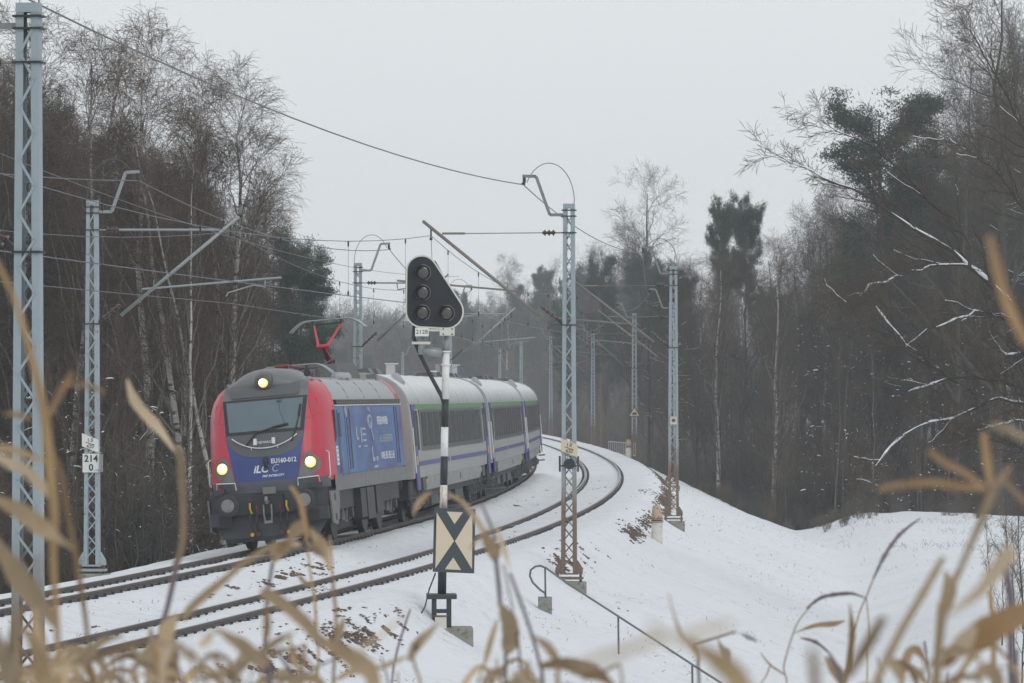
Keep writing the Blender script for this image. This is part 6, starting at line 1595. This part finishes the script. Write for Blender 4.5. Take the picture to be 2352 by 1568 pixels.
plant_fg('upright tan stalk with a long slanting blade near the right edge', 2140, 4.6, [
    ('blade', 'E', [(790, 895), (680, 1090), (570, 1280), (450, 1520), (420, 1640)], [34, 46, 46, 50, 50], 'lf_pale'), ('leaf', 'E', [(800, 970), (825, 1060), (790, 1190), (770, 1300)], [40, 80, 70, 40], 'lf_tan', 5.2), ('stem', 'E', [(775, 1150), (765, 1300), (750, 1568), (745, 2000)], [36, 40, 44, 44], 'st_tan', 5.2), ('leaf', 'E', [(880, 940), (820, 1090)], [36, 30], 'lf_tan', 5.2), ('leaf', 'E', [(440, 1500), (520, 1460), (560, 1560)], [50, 60, 50], 'lf_tan')])
plant_fg('big folded tan leaf pushing in from the right edge', 2290, 4.4, [
    ('blade', 'E', [(1260, 1180), (1120, 1240), (1000, 1310), (900, 1370), (790, 1490)], [110, 150, 160, 130, 50], 'lf_brn'), ('leaf', 'E', [(960, 1265), (870, 1390), (790, 1480)], [80, 110, 50], 'lf_pale'), ('blade', 'E', [(1170, 840), (1060, 980), (970, 1090), (810, 1205)], [90, 90, 60, 20], 'lf_pale', 3.4), ('stem', 'E', [(1120, 940), (1150, 1100), (1150, 1300), (1155, 1568), (1160, 2000)], [36, 40, 40, 40, 40], 'st_pur', 6), ('stem', 'E', [(1040, 1080), (1055, 1250), (1060, 1568), (1060, 2000)], [26, 30, 30, 30], 'st_tan', 7), ('leaf', 'E', [(940, 1535), (1040, 1500), (1110, 1600)], [60, 90, 70], 'lf_tan'), ('stem', 'E', [(1185, 1390), (1180, 1568), (1178, 1900)], [18, 20, 20], 'st_pur', 7)])
plant_fg('brown star-shaped maize tassel against the dark right wood', 2230, 4.2, [
    ('blade', 'E', [(445, 530), (560, 508), (720, 495), (880, 515), (1015, 528)], [36, 46, 48, 46, 34], 'lf_brn'), ('blade', 'E', [(1005, 225), (1025, 380), (1042, 510)], [34, 48, 40], 'lf_brn'), ('blade', 'E', [(710, 320), (800, 390), (900, 440), (1015, 525)], [34, 40, 40, 34], 'lf_brn'), ('blade', 'E', [(1160, 400), (1080, 500), (1040, 600)], [32, 44, 44], 'lf_brn'), ('stem', 'E', [(1045, 560), (1000, 680), (930, 840), (880, 960), (800, 1180), (760, 1568), (740, 2200)], [44, 42, 36, 34, 34, 34, 34], 'lf_tan'), ('blade', 'E', [(1040, 185), (1140, 210), (1230, 265)], [26, 38, 38], 'lf_tan', 3.6), ('blade', 'E', [(1230, 610), (1170, 540), (1110, 480)], [34, 32, 26], 'lf_brn'), ('blade', 'd', [(2272, 540), (2308, 680), (2360, 790)], [14, 24, 24], 'lf_brn', 3.4)], 'maize_tassel', 'dry plant')
plant_fg('small sharp grass spike at the bottom near the right edge', 2135, 10.0, [
    ('spike', 'E', [(688, 1345), (700, 1420)], [14, 12], 'st_pur'), ('stem', 'E', [(700, 1415), (712, 1568), (715, 2000)], [8, 8, 8], 'st_pur'), ('stem', 'E', [(632, 1385), (590, 1500), (560, 1600)], [12, 14, 14], 'st_tan', 7), ('leaf', 'E', [(590, 1450), (660, 1520), (720, 1600)], [20, 36, 24], 'lf_tan', 7), ('stem', 'E', [(815, 1510), (800, 1600), (790, 1900)], [10, 12, 12], 'st_pur', 8)], 'foxtail_grass', 'grass')

# the tangle of broken straw along the lower edge
def straw(n, alo, ahi, toplo, tophi, label, group, seed):
    rr = random.Random(seed)
    for _ in range(n):
        d = rr.uniform(4.2, 8.5); dx = rr.uniform(alo, ahi); top = rr.uniform(toplo, tophi); st = []
        lean = rr.uniform(-70, 70); bx = dx-lean
        w = rr.uniform(6, 13)
        st.append(('stem', 'd', [(dx, top), (dx-lean*.3, top+70), (bx, top+220), (bx-lean*.2, 1900)], [w*.5, w*.8, w, w], rr.choice(('st_tan', 'st_pur', 'st_tan'))))
        for _k in range(rr.randrange(2, 5)):
            f = rr.uniform(0, .6); px, py = dx-lean*f, top+170*f; sg = rr.choice((-1, 1)); L = rr.uniform(60, 190); up = rr.uniform(-70, 40)
            ww = rr.uniform(8, 22)
            st.append((rr.choice(('leaf', 'leaf', 'blade')), 'd', [(px, py), (px+sg*L*.4, py+up), (px+sg*L*.8, py+up*.6+rr.uniform(0, 50)), (px+sg*L, py+rr.uniform(30, 130))], [ww*.4, ww, ww*.9, ww*.3], rr.choice(('lf_tan', 'lf_pale', 'lf_tan', 'lf_brn'))))
        plant_fg(label, dx, d, st)['group'] = group
straw(15, -40, 640, 1475, 1560, 'broken straw plant in the tangle along the lower left edge', 'straw tangle lower left', 41)
straw(5, 640, 1350, 1510, 1565, 'broken straw plant low at the bottom middle', 'straw tangle bottom middle', 42)
straw(5, 1950, 2380, 1490, 1560, 'broken straw plant low in the bottom right corner', 'straw tangle lower right', 43)

# ------------------------------------------------------------------ haze
hz = MB().box((0, 565, 22), (900, 1280, 86)).build('haze', None)
hm = bpy.data.materials.new('haze'); hm.use_nodes = True; nt = hm.node_tree; nt.nodes.clear()
ho_ = nt.nodes.new('ShaderNodeOutputMaterial'); pv = nt.nodes.new('ShaderNodeVolumePrincipled')
pv.inputs['Color'].default_value = (.885, .945, 1.0, 1); pv.inputs['Density'].default_value = .00040; pv.inputs['Anisotropy'].default_value = .0
nt.links.new(pv.outputs[0], ho_.inputs['Volume']); hz.data.materials.append(hm); hz['kind'] = 'stuff'; hz['label'] = 'thin winter haze filling the valley'
